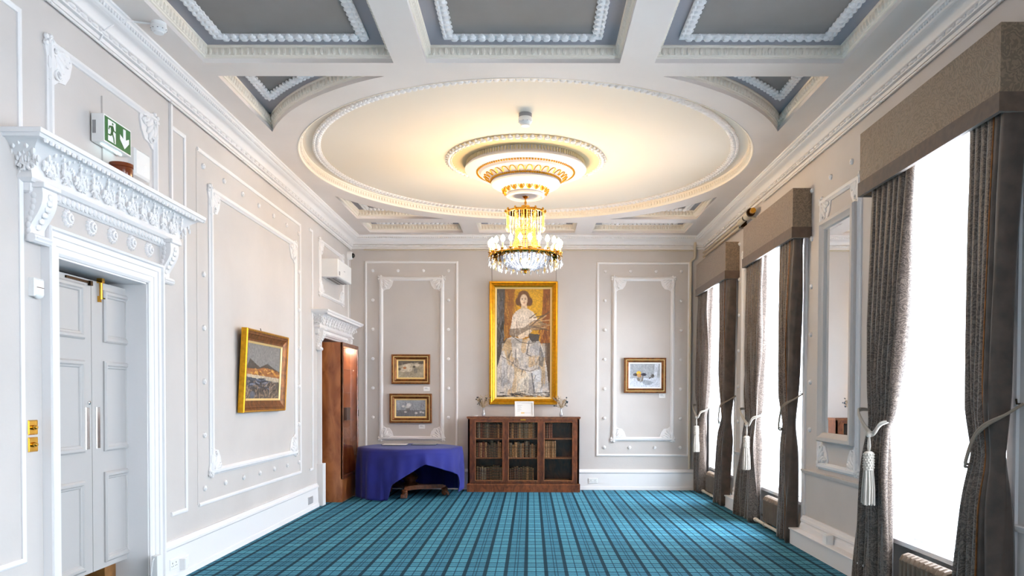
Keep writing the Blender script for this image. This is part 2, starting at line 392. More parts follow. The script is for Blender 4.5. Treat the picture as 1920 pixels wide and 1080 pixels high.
# corridor behind door 1
mb = MB(); mb.box(XL - 1.6, XL - T, 4.2, 7.2, -.1, .0); mb.box(XL - 1.7, XL - 1.6, 4.2, 7.2, 0, 3); mb.box(XL - 1.6, XL - T, 4.1, 4.2, 0, 3); mb.box(XL - 1.6, XL - T, 7.2, 7.3, 0, 3); mb.box(XL - 1.6, XL - T, 4.2, 7.2, 3, 3.1)
st(mb.build('wall_corridor', M['corridor']))

# ---- ceiling: one soffit slab with openings
COF = [(-2.65, -1.12), (-.854, .71), (.99, 2.508)]
RN = (3.35, 6.265); RF = (11.96, 12.67)
RSP = 2.86
def spandrel(sx, sy):
    xe = (-2.645 if sx < 0 else 2.491); ye = (6.52 if sy < 0 else 11.70)
    dx = abs(xe - CX); dy = abs(ye - CY)
    a_tip = math.degrees(math.atan2(math.sqrt(RSP ** 2 - dx ** 2), dx)); a_end = math.degrees(math.atan2(dy, math.sqrt(RSP ** 2 - dy ** 2)))
    pts = []
    for q in [a_tip + (a_end - a_tip) * i / 20 for i in range(21)]:
        pts.append((CX + sx * RSP * math.cos(math.radians(q)), CY + sy * RSP * math.sin(math.radians(q))))
    pts.append((xe, ye))
    area = sum(p[0] * q[1] - q[0] * p[1] for p, q in zip(pts, pts[1:] + pts[:1]))
    return pts if area > 0 else pts[::-1]
HOLES = [rect(a, b, *RN) for a, b in COF] + [rect(a, b, *RF) for a, b in COF] + [spandrel(sx, sy) for sx in (-1, 1) for sy in (-1, 1)]
CIRC = arc(CX, CY, 2.58, 0, 360, 144)[:-1]
cu = bpy.data.curves.new('ceiling_outline', 'CURVE'); cu.dimensions = '2D'; cu.fill_mode = 'BOTH'; cu.extrude = .075
for path in [rect(XL, XR, YF, YB)] + HOLES + [CIRC]:
    sp = cu.splines.new('POLY'); sp.points.add(len(path) - 1); sp.use_cyclic_u = True
    for p, (u, v) in zip(sp.points, path): p.co = (u, v, 0, 1)
tmp = bpy.data.objects.new('tmp_outline', cu); COL.objects.link(tmp)
bpy.context.view_layer.update()
me = bpy.data.meshes.new_from_object(tmp.evaluated_get(bpy.context.evaluated_depsgraph_get()))
bpy.data.objects.remove(tmp); me.name = 'ceiling'
me.materials.clear(); me.materials.append(M['soffit'])
ceil = bpy.data.objects.new('ceiling', me); COL.objects.link(ceil); ceil.location = (0, 0, ZC + .075); WO['ceiling'] = (0, 0, ZC + .075); st(ceil)
mb = MB(); mb.box(XL - .3, XR + .4, YF - .2, YB + .2, 4.62, 4.72); mb.build('ceiling_deck', M['wall'], ceil)

def leaf_border(path, F, closed=True, w=.075, step=.072):
    b = MB(); b.sweep(path, [(-w / 2, 0), (-w / 2, .016), (w / 2, .016), (w / 2, 0)], F, closed)
    for (u, v, tx, ty) in along(path, step, closed):
        nx, ny = -ty, tx; U, V, Nn = F.U, F.V, F.N
        T_ = U * tx + V * ty; Q = U * nx + V * ny
        for k, (o, s_) in enumerate(((.012, .030), (-.024, .02))):
            b.ell(F(u + nx * o, v + ny * o, .018), T_ * (step * .44), Q * s_, Nn * .020, 8, 4)
        b.ell(F(u + nx * .038, v + ny * .038, .014), T_ * .017, Q * .013, Nn * .012, 6, 4)
    return b
def egg_band(path, F, closed=True, off=.0, n0=-.05, n1=-.12, step=.05):
    """F normal points down; n negative is up into the coffer"""
    b = MB(); b.sweep(path, [(0, -.035), (.012, -.038), (.014, -.048), (.022, -.052), (.03, -.11), (.04, -.118), (.04, -.128), (0, -.128)], F, closed, True)
    for (u, v, tx, ty) in along(path, step, closed):
        nx, ny = -ty, tx
        T_ = F.U * tx + F.V * ty; Q = F.U * nx + F.V * ny
        b.ell(F(u + nx * .024, v + ny * .024, -.083), T_ * (step * .36), Q * .022, F.N * .032, 6, 4)
    return b
TN = [0]
def trim_root(loc):
    TN[0] += 1; return sroot('trim_%d' % TN[0], loc)
def inset_rect(a, b, c, d, i): return rect(a + i, b - i, c + i, d - i)
def coffer_rect(a, b, c, d, inset):
    r = trim_root(((a + b) / 2, (c + d) / 2, ZC)); F = FC(ZC)
    q = MB(); q.quad(*[F(u, v, -.128) for u, v in rect(a - .02, b + .02, c - .02, d + .02)]); q.build('coffer_panel', M['coffer'], r)
    egg_band(rect(a, b, c, d), F).build('egg_moulding', M['cream'], r, True)
    F2 = FC(ZC + .127); p2 = inset_rect(a, b, c, d, inset)
    leaf_border(p2, F2).build('leaf_border', M['trim'], r, True)
    q = MB(); q.quad(*[F2(u, v, .003) for u, v in p2]); q.build('inner_panel', M['dark'], r)
for a, b in COF: coffer_rect(a, b, *RN, .2)
for a, b in COF: coffer_rect(a, b, *RF, .19)
for sx in (-1, 1):
    for sy in (-1, 1):
        path = spandrel(sx, sy); cx_ = sum(p[0] for p in path) / len(path); cy_ = sum(p[1] for p in path) / len(path)
        r = trim_root((cx_, cy_, ZC)); F = FC(ZC)
        q = MB(); q.add([F(u, v, -.128) for u, v in path], [tuple(range(len(path)))]); q.build('coffer_panel', M['coffer'], r)
        egg_band(path, F).build('egg_moulding', M['cream'], r, True)
        # inner triangle
        xe = (-2.47 if sx < 0 else 2.32); ye = 6.69 if sy < 0 else 11.56; R3 = 3.03
        dx = abs(xe - CX); dy = abs(ye - CY)
        a0 = math.atan2(math.sqrt(R3 ** 2 - dx ** 2), dx); a1 = math.atan2(dy, math.sqrt(R3 ** 2 - dy ** 2))
        pts = [(CX + sx * R3 * math.cos(a0 + (a1 - a0) * i / 10), CY + sy * R3 * math.sin(a0 + (a1 - a0) * i / 10)) for i in range(11)] + [(xe, ye)]
        if sum(p[0] * q_[1] - q_[0] * p[1] for p, q_ in zip(pts, pts[1:] + pts[:1])) < 0: pts = pts[::-1]
        F2 = FC(ZC + .127)
        leaf_border(pts, F2, w=.06, step=.06).build('leaf_border', M['trim'], r, True)
        q = MB(); q.add([F2(u, v, .003) for u, v in pts], [tuple(range(len(pts)))]); q.build('inner_panel', M['dark'], r)
# great circle
r = trim_root((CX, CY, ZC)); F = FC(ZC); ZR = 4.348
q = MB(); q.lathe([(0.001, 0), (2.62, 0), (2.62, .03), (.001, .03)], (CX, CY, ZR), 96); q.build('circle_panel', M['circle'], r)
b = MB(); CI = arc(CX, CY, 2.58, 0, 360, 144)[:-1]
b.sweep(CI, [(0, .004), (.012, .002), (.018, -.02), (.026, -.024), (.034, -.07), (.05, -.078), (.052, -.091), (0, -.091)], F, True, True)
for (u, v, tx, ty) in along(CI, .05):
    T_ = X_ * tx + Y_ * ty; Q = X_ * -ty + Y_ * tx
    b.ell(F(u - ty * .03, v + tx * .03, -.048), T_ * .019, Q * .02, Z_ * .024, 6, 4)
b.build('ribbed_ring', M['cream'], r, True)
leaf_border(arc(CX, CY, 2.385, 0, 360, 120)[:-1], FC(ZR), w=.06, step=.065).build('bead_ring', M['trim'], r, True)

# ---- cornice all round the room
r = trim_root((0, 5, 4.05)); F = Fr((0, 0, ZC), X_, Y_, -Z_)
room = rect(XL, XR, YF, YB)
prof = [(0, .212), (.026, .212), (.03, .2), (.03, .186), (.02, .184), (.02, .18), (.046, .176), (.05, .166), (.05, .148), (.042, .145), (.055, .14), (.06, .128), (.066, .118), (.08, .1), (.1, .084), (.115, .078), (.12, .07), (.128, .066), (.135, .05), (.15, .036), (.158, .034), (.162, .02), (.175, .014), (.178, 0)]
b = MB(); b.sweep(room, prof, F); b.build('cornice_run', M['trim'], r, True, angle=50)
b = MB()
for p, q_ in (((XL, 3), (XL, YB)), ((XL, YB), (XR, YB)), ((XR, YB), (XR, 3))):
    tx, ty = q_[0] - p[0], q_[1] - p[1]; l = math.hypot(tx, ty); tx /= l; ty /= l; nx, ny = (ty, -tx)
    T_ = Vector((tx, ty, 0)); Q = Vector((nx, ny, 0))
    k = int(l / .13)
    for i in range(k):
        d = .09 + i * .13; c = Vector((p[0], p[1], 0)) + T_ * d
        b.ell(c + Q * .05 + Z_ * (ZC - .157), T_ * .045, Q * .016, Z_ * .013, 6, 5)
        for e in (-.055, -.065, -.075): b.ell(c + Q * .05 + T_ * e + Z_ * (ZC - .157), T_ * .0035, Q * .014, Z_ * .012, 6, 4)
b.build('bead_and_reel', M['trim'], r, True)
b = MB()
for p, q_ in (((XL, 3.6), (XL, YB - .15)), ((XL + .15, YB), (XR - .15, YB)), ((XR, YB - .15), (XR, 3.6))):
    tx, ty = q_[0] - p[0], q_[1] - p[1]; l = math.hypot(tx, ty); tx /= l; ty /= l; nx, ny = (ty, -tx)
    T_ = Vector((tx, ty, 0)); Q = Vector((nx, ny, 0))
    for i in range(int(l / .036)):
        c = Vector((p[0], p[1], 0)) + T_ * (.018 + i * .036)
        b.ell(c + Q * .146 + Z_ * (ZC - .038), T_ * .011, Q * .012, Z_ * .018, 5, 4)
b.build('leaf_row', M['trim'], r, True)
# dark line: picture rail a finger's breadth off the wall
def rail(name, F, u0, u1, v, n=.035, r_=.012, m='trim'):
    b = MB(); b.tube([F(u0, v, n), F(u1, v, n)], r_, 8); k = max(2, int((u1 - u0) / 1.6))
    for i in range(k + 1):
        u = u0 + .03 + (u1 - u0 - .06) * i / k; b.tube([F(u, v + .01, 0), F(u, v + .012, n), F(u, v - .012, n + .014)], .006, 6)
    return b.build(name, M[m], None, True)
tag(rail('picture_rail', FL, 3.2, 12.9, 4.022, .03, .009), 'thin painted picture rail running under the left wall cornice', 'rail')
tag(rail('picture_rail', FB, -2.82, 2.72, 4.028, .035, .012, 'pipe'), 'thin painted picture rail above the portrait on the back wall', 'rail')
tag(rail('picture_rail', FRt, 3.2, 9.7, 4.022, .03, .009), 'thin painted picture rail under the cornice above the windows', 'rail')

# ---- skirting boards
def skirt(name, F, runs, h=.345, base=.0):
    b = MB()
    for (u0, u1) in runs:
        b.sweep([(u0, 0), (u1, 0)], [(base, 0), (base, .055), (base + .05, .05), (base + .055, .04), (base + h - .07, .034), (base + h - .055, .046), (base + h - .035, .044), (base + h - .02, .03), (base + h, .022), (base + h, 0)], F, False, True)
    return st(b.build(name, M['trim'], None, False))
skirt('baseboard_left', FL, [(YF, 4.74), (6.30, 10.86), (12.66, YB)], .335)
skirt('baseboard_back', FB, [(XL, XR - .05)], .345)
# pier boxes on the right with skirting above
PIERS = [(9.85, 11.20), (6.40, 8.34), (2.8, 4.60)]
b = MB()
for (a, c) in PIERS:
    b.box(2.79, XR, a, c, 0, .155); b.sweep([(a, 0), (c, 0)], [(.155, 0), (.155, .15), (.168, .152), (.172, .145), (.172, 0)], FRt, False, True)
st(b.build('trim_%d' % (TN[0] + 1), M['trim'])); TN[0] += 1
skirt('baseboard_right', FRt, [(9.9, 10.95), (6.38, 8.2), (2.8, 4.62)], .14, .172)
# dado shelf on piers
for (a, c) in [(9.84, 10.96), (6.34, 8.25), (2.8, 4.64)]:
    TN[0] += 1; b = MB(); b.sweep([(a, 0), (c, 0)], [(.765, 0), (.765, .02), (.785, .03), (.80, .035), (.806, .03), (.806, 0)], FRt, False, True)
    st(b.build('trim_%d' % TN[0], M['wall']))

# ---- plaster panel frames
THIN = [(-.018, 0), (-.018, .010), (-.008, .016), (.008, .016), (.018, .010), (.018, 0)]
FAT = [(-.034, 0), (-.034, .012), (-.022, .02), (-.012, .034), (.012, .036), (.024, .022), (.034, .014), (.034, 0)]
def ornament(b, F, u, v, su, sv, s=.25):
    """acanthus corner cluster; (u,v) outer corner, (su,sv) direction into the panel"""
    A = F.U * su; Bv = F.V * sv; Nn = F.N
    def P(x, y, n=0): return F(u + su * x * s, v + sv * y * s, n)
    b.prism([(x, y) for x, y in [(0, 0), (.18, -.06), (.42, .02), (.95, .06), (1, .3), (.9, .62), (.72, .86), (.45, .9), (.3, 1.02), (.06, 1.05), (.02, .5), (-.06, .2)]],
            Fr(P(0, 0), A * s, Bv * s, Nn), 0, .013)
    for k in range(7):   # fan of lobes from the inner heart
        q = math.radians(8 + k * 12.5); d = Vector((math.cos(q), math.sin(q)))
        D = A * d.x + Bv * d.y; Q = A * -d.y + Bv * d.x; r0 = .60 + .1 * math.sin(k * 2.1)
        b.ell(P(d.x * r0 + .04, d.y * r0 + .04, .016), Q * (.048 * s / .5), D * (.27 * s), Nn * .021, 7, 5)
    for (x, y, rr) in ((.22, .24, .13), (.72, .3, .16), (.36, .74, .16), (.1, .08, .1)):   # scrolls
        pts = [P(x + rr * (1 - t * .8) * math.cos(t * 7), y + rr * (1 - t * .8) * math.sin(t * 7), .02 + .014 * t) for t in [i / 12 for i in range(13)]]
        b.tube(pts, [.032 * s] * 13, 5)
    for (x, y) in ((-.02, .02), (.14, -.03), (-.03, .17), (.95, .12), (.1, .98)): b.ell(P(x, y, .014), A * .02, Bv * .02, Nn * .017, 6, 4)
def roundel(b, F, u, v, r_=.027):
    b.lathe([(r_, 0), (r_ * 1.0, .01), (r_ * .85, .018), (r_ * .55, .017), (r_ * .4, .024), (.001, .025)], F(u, v, 0), 12, (F.U, F.V, F.N))
def frame_panel(F, outer, inner, dots, s=.25, fat=True, full_left=True, orn=(1, 1, 1, 1), name_loc=None):
    a, b_, c, d = outer; r = trim_root(tuple(F((a + b_) / 2, c, 0)))
    m = MB()
    if full_left: m.sweep(rect(a, b_, c, d), THIN, F)
    else: m.sweep([(a, c), (b_, c), (b_, d), (a, d)], THIN, F, False)
    m.build('outer_moulding', M['trim'], r)
    if not full_left:
        m = MB(); m.sweep([(a, d), (a, c)], [(o, h * .35) for o, h in THIN], F, False); m.build('flat_strip', M['wall'], r)
    e, f, g, h = inner
    m = MB(); pr = FAT if fat else THIN
    m.sweep(rect(e, f, g, h), pr, F); m.build('inner_moulding', M['trim'], r)
    for (u, v, su, sv), on in zip(((e - .035, g - .035, 1, 1), (f + .035, g - .035, -1, 1), (f + .035, h + .035, -1, -1), (e - .035, h + .035, 1, -1)), orn):
        if on: m = MB(); ornament(m, F, u, v, su, sv, s); m.build('corner_ornament', M['trim'], r, True)
    for (u, v) in dots: m = MB(); roundel(m, F, u, v); m.build('plaster_button', M['trim'], r, True)
    return r
def dotgrid(u0, du, nu, v0, dv, nv):
    return [(u0 + i * du, v0 + j * dv) for i in range(nu) for j in range(nv) if i in (0, nu - 1) or j in (0, nv - 1)]
frame_panel(FL, (7.02, 10.14, .56, 3.81), (7.29, 9.92, .84, 3.51), dotgrid(7.1435, .4862, 7, .7007, .4976, 7), .27, full_left=False)
frame_panel(FB, (-2.789, -1.25, .585, 3.83), (-2.53, -1.50, .86, 3.55), dotgrid(-2.6704, .4261, 4, .7179, .4946, 7), .24)
frame_panel(FB, (1.125, 2.66, .585, 3.82), (1.405, 2.385, .86, 3.555), dotgrid(1.2481, .4261, 4, .7179, .4946, 7), .24)
# mirror pier on the right (no outer moulding visible): fat inner frame, ornaments and buttons
def pier_panel(u0, u1, dots):
    r = trim_root(tuple(FRt((u0 + u1) / 2, .8, 0))); m = MB(); m.sweep(rect(u0, u1, .885, 3.52), FAT, FRt); m.build('inner_moulding', M['trim'], r)
    for (u, v, su, sv) in ((u0 - .035, .87, 1, 1), (u1 + .035, .87, -1, 1), (u1 + .035, 3.555, -1, -1), (u0 - .035, 3.555, 1, -1)):
        m = MB(); ornament(m, FRt, u, v, su, sv, .25); m.build('corner_ornament', M['trim'], r, True)
    for (u, v) in dots: m = MB(); roundel(m, FRt, u, v); m.build('plaster_button', M['trim'], r, True)
pier_panel(6.88, 7.77, [(u, v) for u, v in dotgrid(6.583, .4922, 4, 3.717 - 6 * .4972, .4972, 7) if v > .9])
pier_panel(10.2, 10.62, [(u, 3.717 - k * .4972) for u in (9.98, 10.84) for k in range(6)])
# half frames beside the doors
def open_frame(F, pts, prof=THIN, parts=None):
    r = trim_root(tuple(F(pts[0][0], pts[0][1], 0))); m = MB(); m.sweep(pts, prof, F, False); m.build('moulding', M['trim'], r); return r
open_frame(FL, [(3.0, .565), (4.585, .565), (4.585, 3.84), (3.0, 3.84)])
open_frame(FL, [(6.475, .555), (6.765, .555), (6.765, 3.83), (6.52, 3.83)])
open_frame(FL, [(10.55, .55), (10.70, .55), (10.70, 3.85), (10.55, 3.85)])
open_frame(FL, [(12.80, 2.60), (12.80, 3.96)])
# overdoor panels
def overdoor(u0, u1, v0, v1, s):
    r = trim_root(tuple(FL((u0 + u1) / 2, v0, 0))); m = MB(); m.sweep(rect(u0, u1, v0, v1), [(o * .8, h) for o, h in FAT], FL); m.build('moulding', M['trim'], r)
    for (u, v, su, sv) in ((u0 - .03, v1 + .03, 1, -1), (u1 + .03, v1 + .03, -1, -1), (u0 - .03, v0 - .03, 1, 1), (u1 + .03, v0 - .03, -1, 1)):
        if v0 < 3.02 and sv > 0 and u1 < 7: continue
        m = MB(); ornament(m, FL, u, v, su, sv, s); m.build('corner_ornament', M['trim'], r, True)
overdoor(4.86, 6.22, 2.98, 3.78, .27)
overdoor(11.06, 12.42, 3.05, 3.80, .24)

# ================================================================== DOORS
def profile_three(b, u0, u1, prof, F):
    """sweep (offset, z) round three sides of a wall block between u0 and u1"""
    G = Fr(F.O, F.U, F.N, F.V)     # plan frame: (u, out), height along V
    path = [(u1, -.01), (u1, 0.0), (u0, 0.0), (u0, -.01)]
    n = len(prof); vs = []; fs = []
    cols = [(u0, -1, 0), (u0, -1, 1), (u1, 1, 1), (u1, 1, 0)]
    for (u, s_, out) in cols:
        for (o, z) in prof: vs.append(F(u + s_ * o, z, o if out else 0))
    for i in range(3):
        for q in range(n - 1): fs.append((i * n + q, (i + 1) * n + q, (i + 1) * n + q + 1, i * n + q + 1))
    fs.append((0, n, 2 * n, 3 * n)); fs.append((n - 1, 2 * n - 1, 3 * n - 1, 4 * n - 1))
    b.add(vs, fs)
def entablature(root, u0, u1, zb, zcove, ztop, frieze):
    """u0..u1 width over consoles; zb band bottom; zcove cove bottom"""
    b = MB(); h = ztop - zcove
    prof = [(.0, zb), (.035, zb), (.05, zb + .012), (.055, zcove - .045), (.075, zcove - .04), (.09, zcove - .02), (.085, zcove), (.078, zcove + .012)]
    for i in range(9):
        t = i / 8; prof.append((.078 + .115 * t ** 2.2, zcove + .012 + (h - .06) * t))
    prof += [(.215, ztop - .046), (.225, ztop - .03), (.235, ztop - .028), (.24, ztop - .004), (.235, ztop), (.0, ztop)]
    profile_three(b, u0, u1, prof, FL); b.build('cornice_shelf', M['trim'], root, True, angle=35)
    # palmette leaves on the cove
    b = MB(); k = max(5, round((u1 - u0) / .155)); stp = (u1 - u0) / k
    def leafset(C, U, N_, big):
        n = 7 if big else 5
        for j in range(n):
            q = math.radians((j - (n - 1) / 2) * (22 if big else 16)); L_ = h * (.42 if big else .46) * (1 - .18 * abs(math.sin(q)))
            for s_ in range(4):
                t = (s_ + .5) / 4; x = math.sin(q) * L_ * 1.5 * t; z = math.cos(q) * L_ * 1.7 * t + h * .08
                tt = min(1, z / h); o = .078 + .115 * tt ** 2.2 + .012 + (.02 if s_ == 3 else 0)
                b.ell(C + U * x + N_ * o + Z_ * (zcove + .012 + z), U * (.009 + .006 * t), N_ * .013, Z_ * (L_ * .28), 5, 4)
        for sg in (-1, 1):
            pts = [C + U * (sg * (.03 + .022 * math.cos(t * 5))) + N_ * (.1) + Z_ * (zcove + .03 + .02 * math.sin(t * 5) + .01) for t in [i / 8 for i in range(9)]]
            b.tube(pts, .006, 5)
    for i in range(k): leafset(FL(u0 + stp * (i + .5), 0, 0), Y_, X_, i % 2 == 0)
    leafset(Vector((XL + .06, u0, 0)), X_ * .9, -Y_, True); leafset(Vector((XL + .06, u1, 0)), X_ * .9, Y_, True)
    for i in range(int((u1 - u0 + .3) / .055)):
        b.ell(FL(u0 - .15 + i * .055, ztop - .055, .212), Y_ * .02, X_ * .014, Z_ * .016, 6, 4)
    b.build('acanthus_leaves', M['trim'], root, True)
    b = MB()     # little leaf band underneath
    for i in range(int((u1 - u0) / .05)):
        b.ell(FL(u0 + .025 + i * .05, (zb + zcove - .045) / 2 + .006, .056), Y_ * .021, X_ * .014, Z_ * .026, 6, 4)
    b.build('leaf_band', M['trim'], root, True)
def console(root, u0, u1, z0, z1, name='console_bracket'):
    """S-shaped side profile, extruded along the wall"""
    H = z1 - z0; pr = []
    for i in range(17):
        t = i / 16; o = .045 + .035 * math.sin((t - .12) * 2 * PI * .8 - 1.2) + .06 * t ** 2
        if t < .1: o = .06 + .02 * math.sin(t * 31)
        pr.append((max(.03, o), z0 + H * t))
    poly = [(0, z0)] + pr + [(0, z1)]
    b = MB(); G = Fr((XL, u0, 0), X_, Z_, Y_); b.prism(poly, G, 0, u1 - u0)
    b.tube([Vector((XL + .045, u0 - .01, z0 + .02)), Vector((XL + .045, u1 + .01, z0 + .02))], .028, 10)
    b.bbox(FL, u0 - .012, u1 + .012, z1 - .03, z1, 0, .13)
    o = b.build(name, M['trim'], root, True, angle=30)
    b = MB()
    for i in range(7):
        t = .18 + .1 * i; oo = .045 + .035 * math.sin((t - .12) * 2 * PI * .8 - 1.2) + .06 * t ** 2
        b.ell(FL((u0 + u1) / 2, z0 + H * t, oo), Y_ * (.035 * math.sin(t * 3)), X_ * .012, Z_ * .024, 7, 4)
        b.ell(Vector((XL + max(.02, oo * .5), u0, z0 + H * t)), X_ * .018, Y_ * .006, Z_ * .02, 6, 4)
    b.build('acanthus_relief', M['trim'], o, True)
def architrave(root, a, c, z, w=.165):
    b = MB(); P_ = [(0, .0), (0, .012), (w * .1, .022), (w * .32, .024), (w * .34, .03), (w * .62, .034), (w * .64, .042), (w * .84, .046), (w * .88, .062), (w * .97, .066), (w, .055), (w, 0)]
    P_ = [(-o, h) for o, h in P_]
    b.sweep([(a, 0), (a, z), (c, z), (c, 0)], [(-o, h) for o, h in P_], FL, False, True)
    b.build('architrave', M['trim'], root, False)
# door 1
r = sroot('door_1', (XL, 5.52, 0)); architrave(r, D1[0], D1[1], D1[2])
b = MB(); b.box(XL - .3, XL + .001, D1[0] - .001, D1[0] + .012, 0, D1[2]); b.box(XL - .3, XL, D1[1] - .012, D1[1] + .0, 0, D1[2]); b.box(XL - .3, XL, D1[0], D1[1], D1[2] - .012, D1[2]); b.build('door_lining', M['trim'], r)
b = MB(); b.fbox(FL, 4.73, 6.31, D1[2] + .16, 2.775, 0, .018); b.build('frieze', M['wall'], r)
for i in range(6):
    b = MB(); u = 5.02 + .266 * i
    b.lathe([(.056, 0), (.056, .008), (.046, .018), (.034, .016), (.03, .03), (.018, .034), (.014, .026), (.012, .04), (.001, .044)], FL(u, 2.716, .018), 24, (Y_, Z_, X_), wob=lambda q, z: 1 + (.12 * math.cos(12 * q) if z < .02 else 0))
    b.build('rosette', M['trim'], r, True)
entablature(r, 4.65, 6.42, 2.775, 2.875, 3.10, True)
console(r, 4.625, 4.77, 2.49, 2.84); console(r, 6.27, 6.415, 2.49, 2.84)
XD = -3.216
def leaf(u0, u1, z0, z1, panels, hu, hname):
    o = MB(); o.box(XD - .045, XD, u0, u1, z0, z1); d = o.build('door_leaf', M['door'], r)
    G = Fr((XD, 0, 0), Y_, Z_, X_)
    for (a, b_, c, e) in panels:
        m_ = MB(); m_.sweep(rect(a, b_, c, e), [(0, 0), (0, .012), (.012, .022), (.03, .022), (.04, .012), (.05, .01), (.056, .002), (.056, 0)], G); m_.build('panel_moulding', M['door'], d)
    m_ = MB(); m_.bbox(G, hu - .024, hu + .024, 1.168, 1.475, 0, .008, .004); p = m_.build('push_plate', M['chrome'], d, label='polished chrome push plate')
    return d
d = leaf(4.955, 5.612, .262, 2.405, [(5.06, 5.512, 1.965, 2.36), (5.06, 5.507, 1.15, 1.815), (5.06, 5.503, .29, .95)], 5.553, 'a')
m_ = MB(); G = Fr((XD, 0, 0), Y_, Z_, X_); m_.lathe([(.014, 0), (.014, .01), (.006, .012), (.006, .005), (.001, .005)], G(5.575, 1.508, 0), 14, (Y_, Z_, X_)); m_.build('keyhole_escutcheon', M['chrome'], d, True)
m_ = MB(); m_.fbox(G, 5.30, 5.60, 2.375, 2.392, 0, .012); m_.fbox(G, 5.575, 5.605, 2.36, 2.395, 0, .022); m_.build('door_catch', M['iron'], d, label='dull bronze catch strip')
d = leaf(5.618, 6.20, .262, 2.405, [(5.765, 6.14, 1.962, 2.352), (5.765, 6.135, 1.142, 1.82), (5.765, 6.13, .262 + .04, .985)], 5.69, 'b')
m_ = MB(); m_.fbox(G, 5.69, 5.725, 2.395, 2.43, 0, .04); m_.tube([G(5.707, 2.41, .022), G(5.707, 2.275, .022)], .012, 10); m_.tube([G(5.707, 2.285, .02), G(5.745, 2.285, .03)], .005, 6); m_.fbox(G, 5.697, 5.717, 2.255, 2.30, 0, .02)
m_.build('brass_bolt', M['brass'], d, True, label='tall polished brass bolt')
# wooden stand seen below the right leaf
o = MB(); o.box(XL - .42, XL - .26, 5.93, 6.09, 0, .42); tag(o.build('wooden_post', M['blocks']), 'light oak post glimpsed under the panelled double doors', 'post')
# door 2 behind the cabinet
r = sroot('door_2', (XL, 11.77, 0)); architrave(r, D2[0], D2[1], D2[2], .14)
b = MB(); b.box(XL - .32, XL - .28, D2[0], D2[1], 0, D2[2]); b.build('door_leaf', M['door'], r)
entablature(r, 10.88, 12.68, 2.44, 2.56, 2.775, False)
console(r, 10.875, 11.0, 2.22, 2.53); console(r, 12.54, 12.665, 2.22, 2.53)
# plinth blocks
TN[0] += 1; b = MB(); b.box(XL, XL + .085, 10.93, 11.08, 0, .6); b.build('trim_%d' % TN[0], M['trim'])['kind'] = 'structure'

# ================================================================== WINDOWS
for i, (a, c) in enumerate(BAYS):
    if i > 2 : pass  # the windows behind the camera are unseen, added for their light
    r = sroot('window_%d' % (i + 1), (XR + .2, (a + c) / 2, 0))
    G = Fr((XR + .26, 0, 0), Y_, Z_, -X_)
    b = MB()
    b.sweep(rect(a, c, .43, ZT), [(0, 0), (0, .05), (.06, .05), (.06, 0)], G, True, True)
    b.fbox(G, a, c, 1.98, 2.04, 0, .05)
    for k in (1, 2): u = a + (c - a) * k / 3; b.fbox(G, u - .012, u + .012, .45, ZT - .03, .01, .035)
    for z in (.95, 1.47, 2.55, 3.07): b.fbox(G, a, c, z - .012, z + .012, .01, .035)
    b.build('sash_frame', M['trim'], r)
    b = MB(); b.fbox(G, a + .05, c - .05, .48, ZT - .05, .018, .022); b.build('glass_pane', M['glass'], r)
    b = MB(); b.box(XR - .0, XR + .17, a, c, .40, .435); b.build('window_board', M['trim'], r)
    b = MB()
    b.sweep([(a, 0), (a, ZT), (c, ZT), (c, 0)], [(-.0, 0), (-.0, .012), (.07, .02), (.1, .02), (.1, 0)], FRt, False, True)
    b.build('window_casing', M['trim'], r)
# vertical blinds
BL = ['farthest window, next to the back wall', 'middle window, beyond the wall mirror', 'nearest window, above the close radiator']
for i, (a, c) in enumerate(BAYS[:3]):
    t = thing('vertical_blind', 'white vertical blind glowing in the ' + BL[i], 'blind', (XR + .09, (a + c) / 2, .44), 'white vertical blinds')
    b = MB(); b.box(XR + .05, XR + .1, a + .02, c - .02, ZT - .06, ZT - .02); b.build('head_rail', M['plastic'], t)
    k = int((c - a - .06) / .088)
    for j in range(k):
        y = a + .05 + .088 * (j + .5); b = MB(); q = math.radians(-32 if j < k - 2 else 10)
        dy, dx = math.cos(q) * .05, math.sin(q) * .05
        vs = []
        for zz in (.47, ZT - .06):
            for s_ in (-1, -.33, .33, 1): bow = .006 * (1 - s_ * s_); vs.append((XR + .085 + dx * s_ + bow, y + dy * s_, zz))
        b.add(vs, [(0, 1, 5, 4), (1, 2, 6, 5), (2, 3, 7, 6)]); sl = b.build('slat', M['blind'], t, True)
        b = MB(); b.box(XR + .082 - abs(dx) * .7, XR + .088 + abs(dx) * .7, y - .03, y + .03, .452, .475); b.build('bottom_weight', M['plastic'], sl)
# pelmets
PEL = [(10.85, 12.75), (8.08, 9.95), (4.53, 6.44)]
PL_ = ['far pelmet boxed over the window beside the back wall', 'middle pelmet boxed over the window beyond the mirror', 'largest nearest pelmet at the top right']
for i, (a, c) in enumerate(PEL):
    t = thing('pelmet', 'taupe paisley ' + PL_[i], 'pelmet', (XR - .1, (a + c) / 2, 3.23), 'fabric covered window pelmets')
    G = Fr((0, 0, 0), X_, Y_, Z_)
    def shell(z0, z1, off, name, m):
        b = MB(); x0 = XR - .2 - off; x1_ = XR - .004; pts_o = [(x1_, a - off), (x0, a - off), (x0, c + off), (x1_, c + off)]
        b.sweep(pts_o, [(0, z0), (.0, z1), (-.03, z1), (-.03, z0)], G, False, True); return b.build(name, M[m], t)
    shell(3.24, 3.75, 0, 'pelmet_face', 'pelmet')
    shell(3.232, 3.345, .012, 'velvet_band', 'band')
    b = MB(); b.box(XR - .198, XR - .004, a + .002, c - .002, 3.735, 3.748); b.build('top_board', M['band'], t)

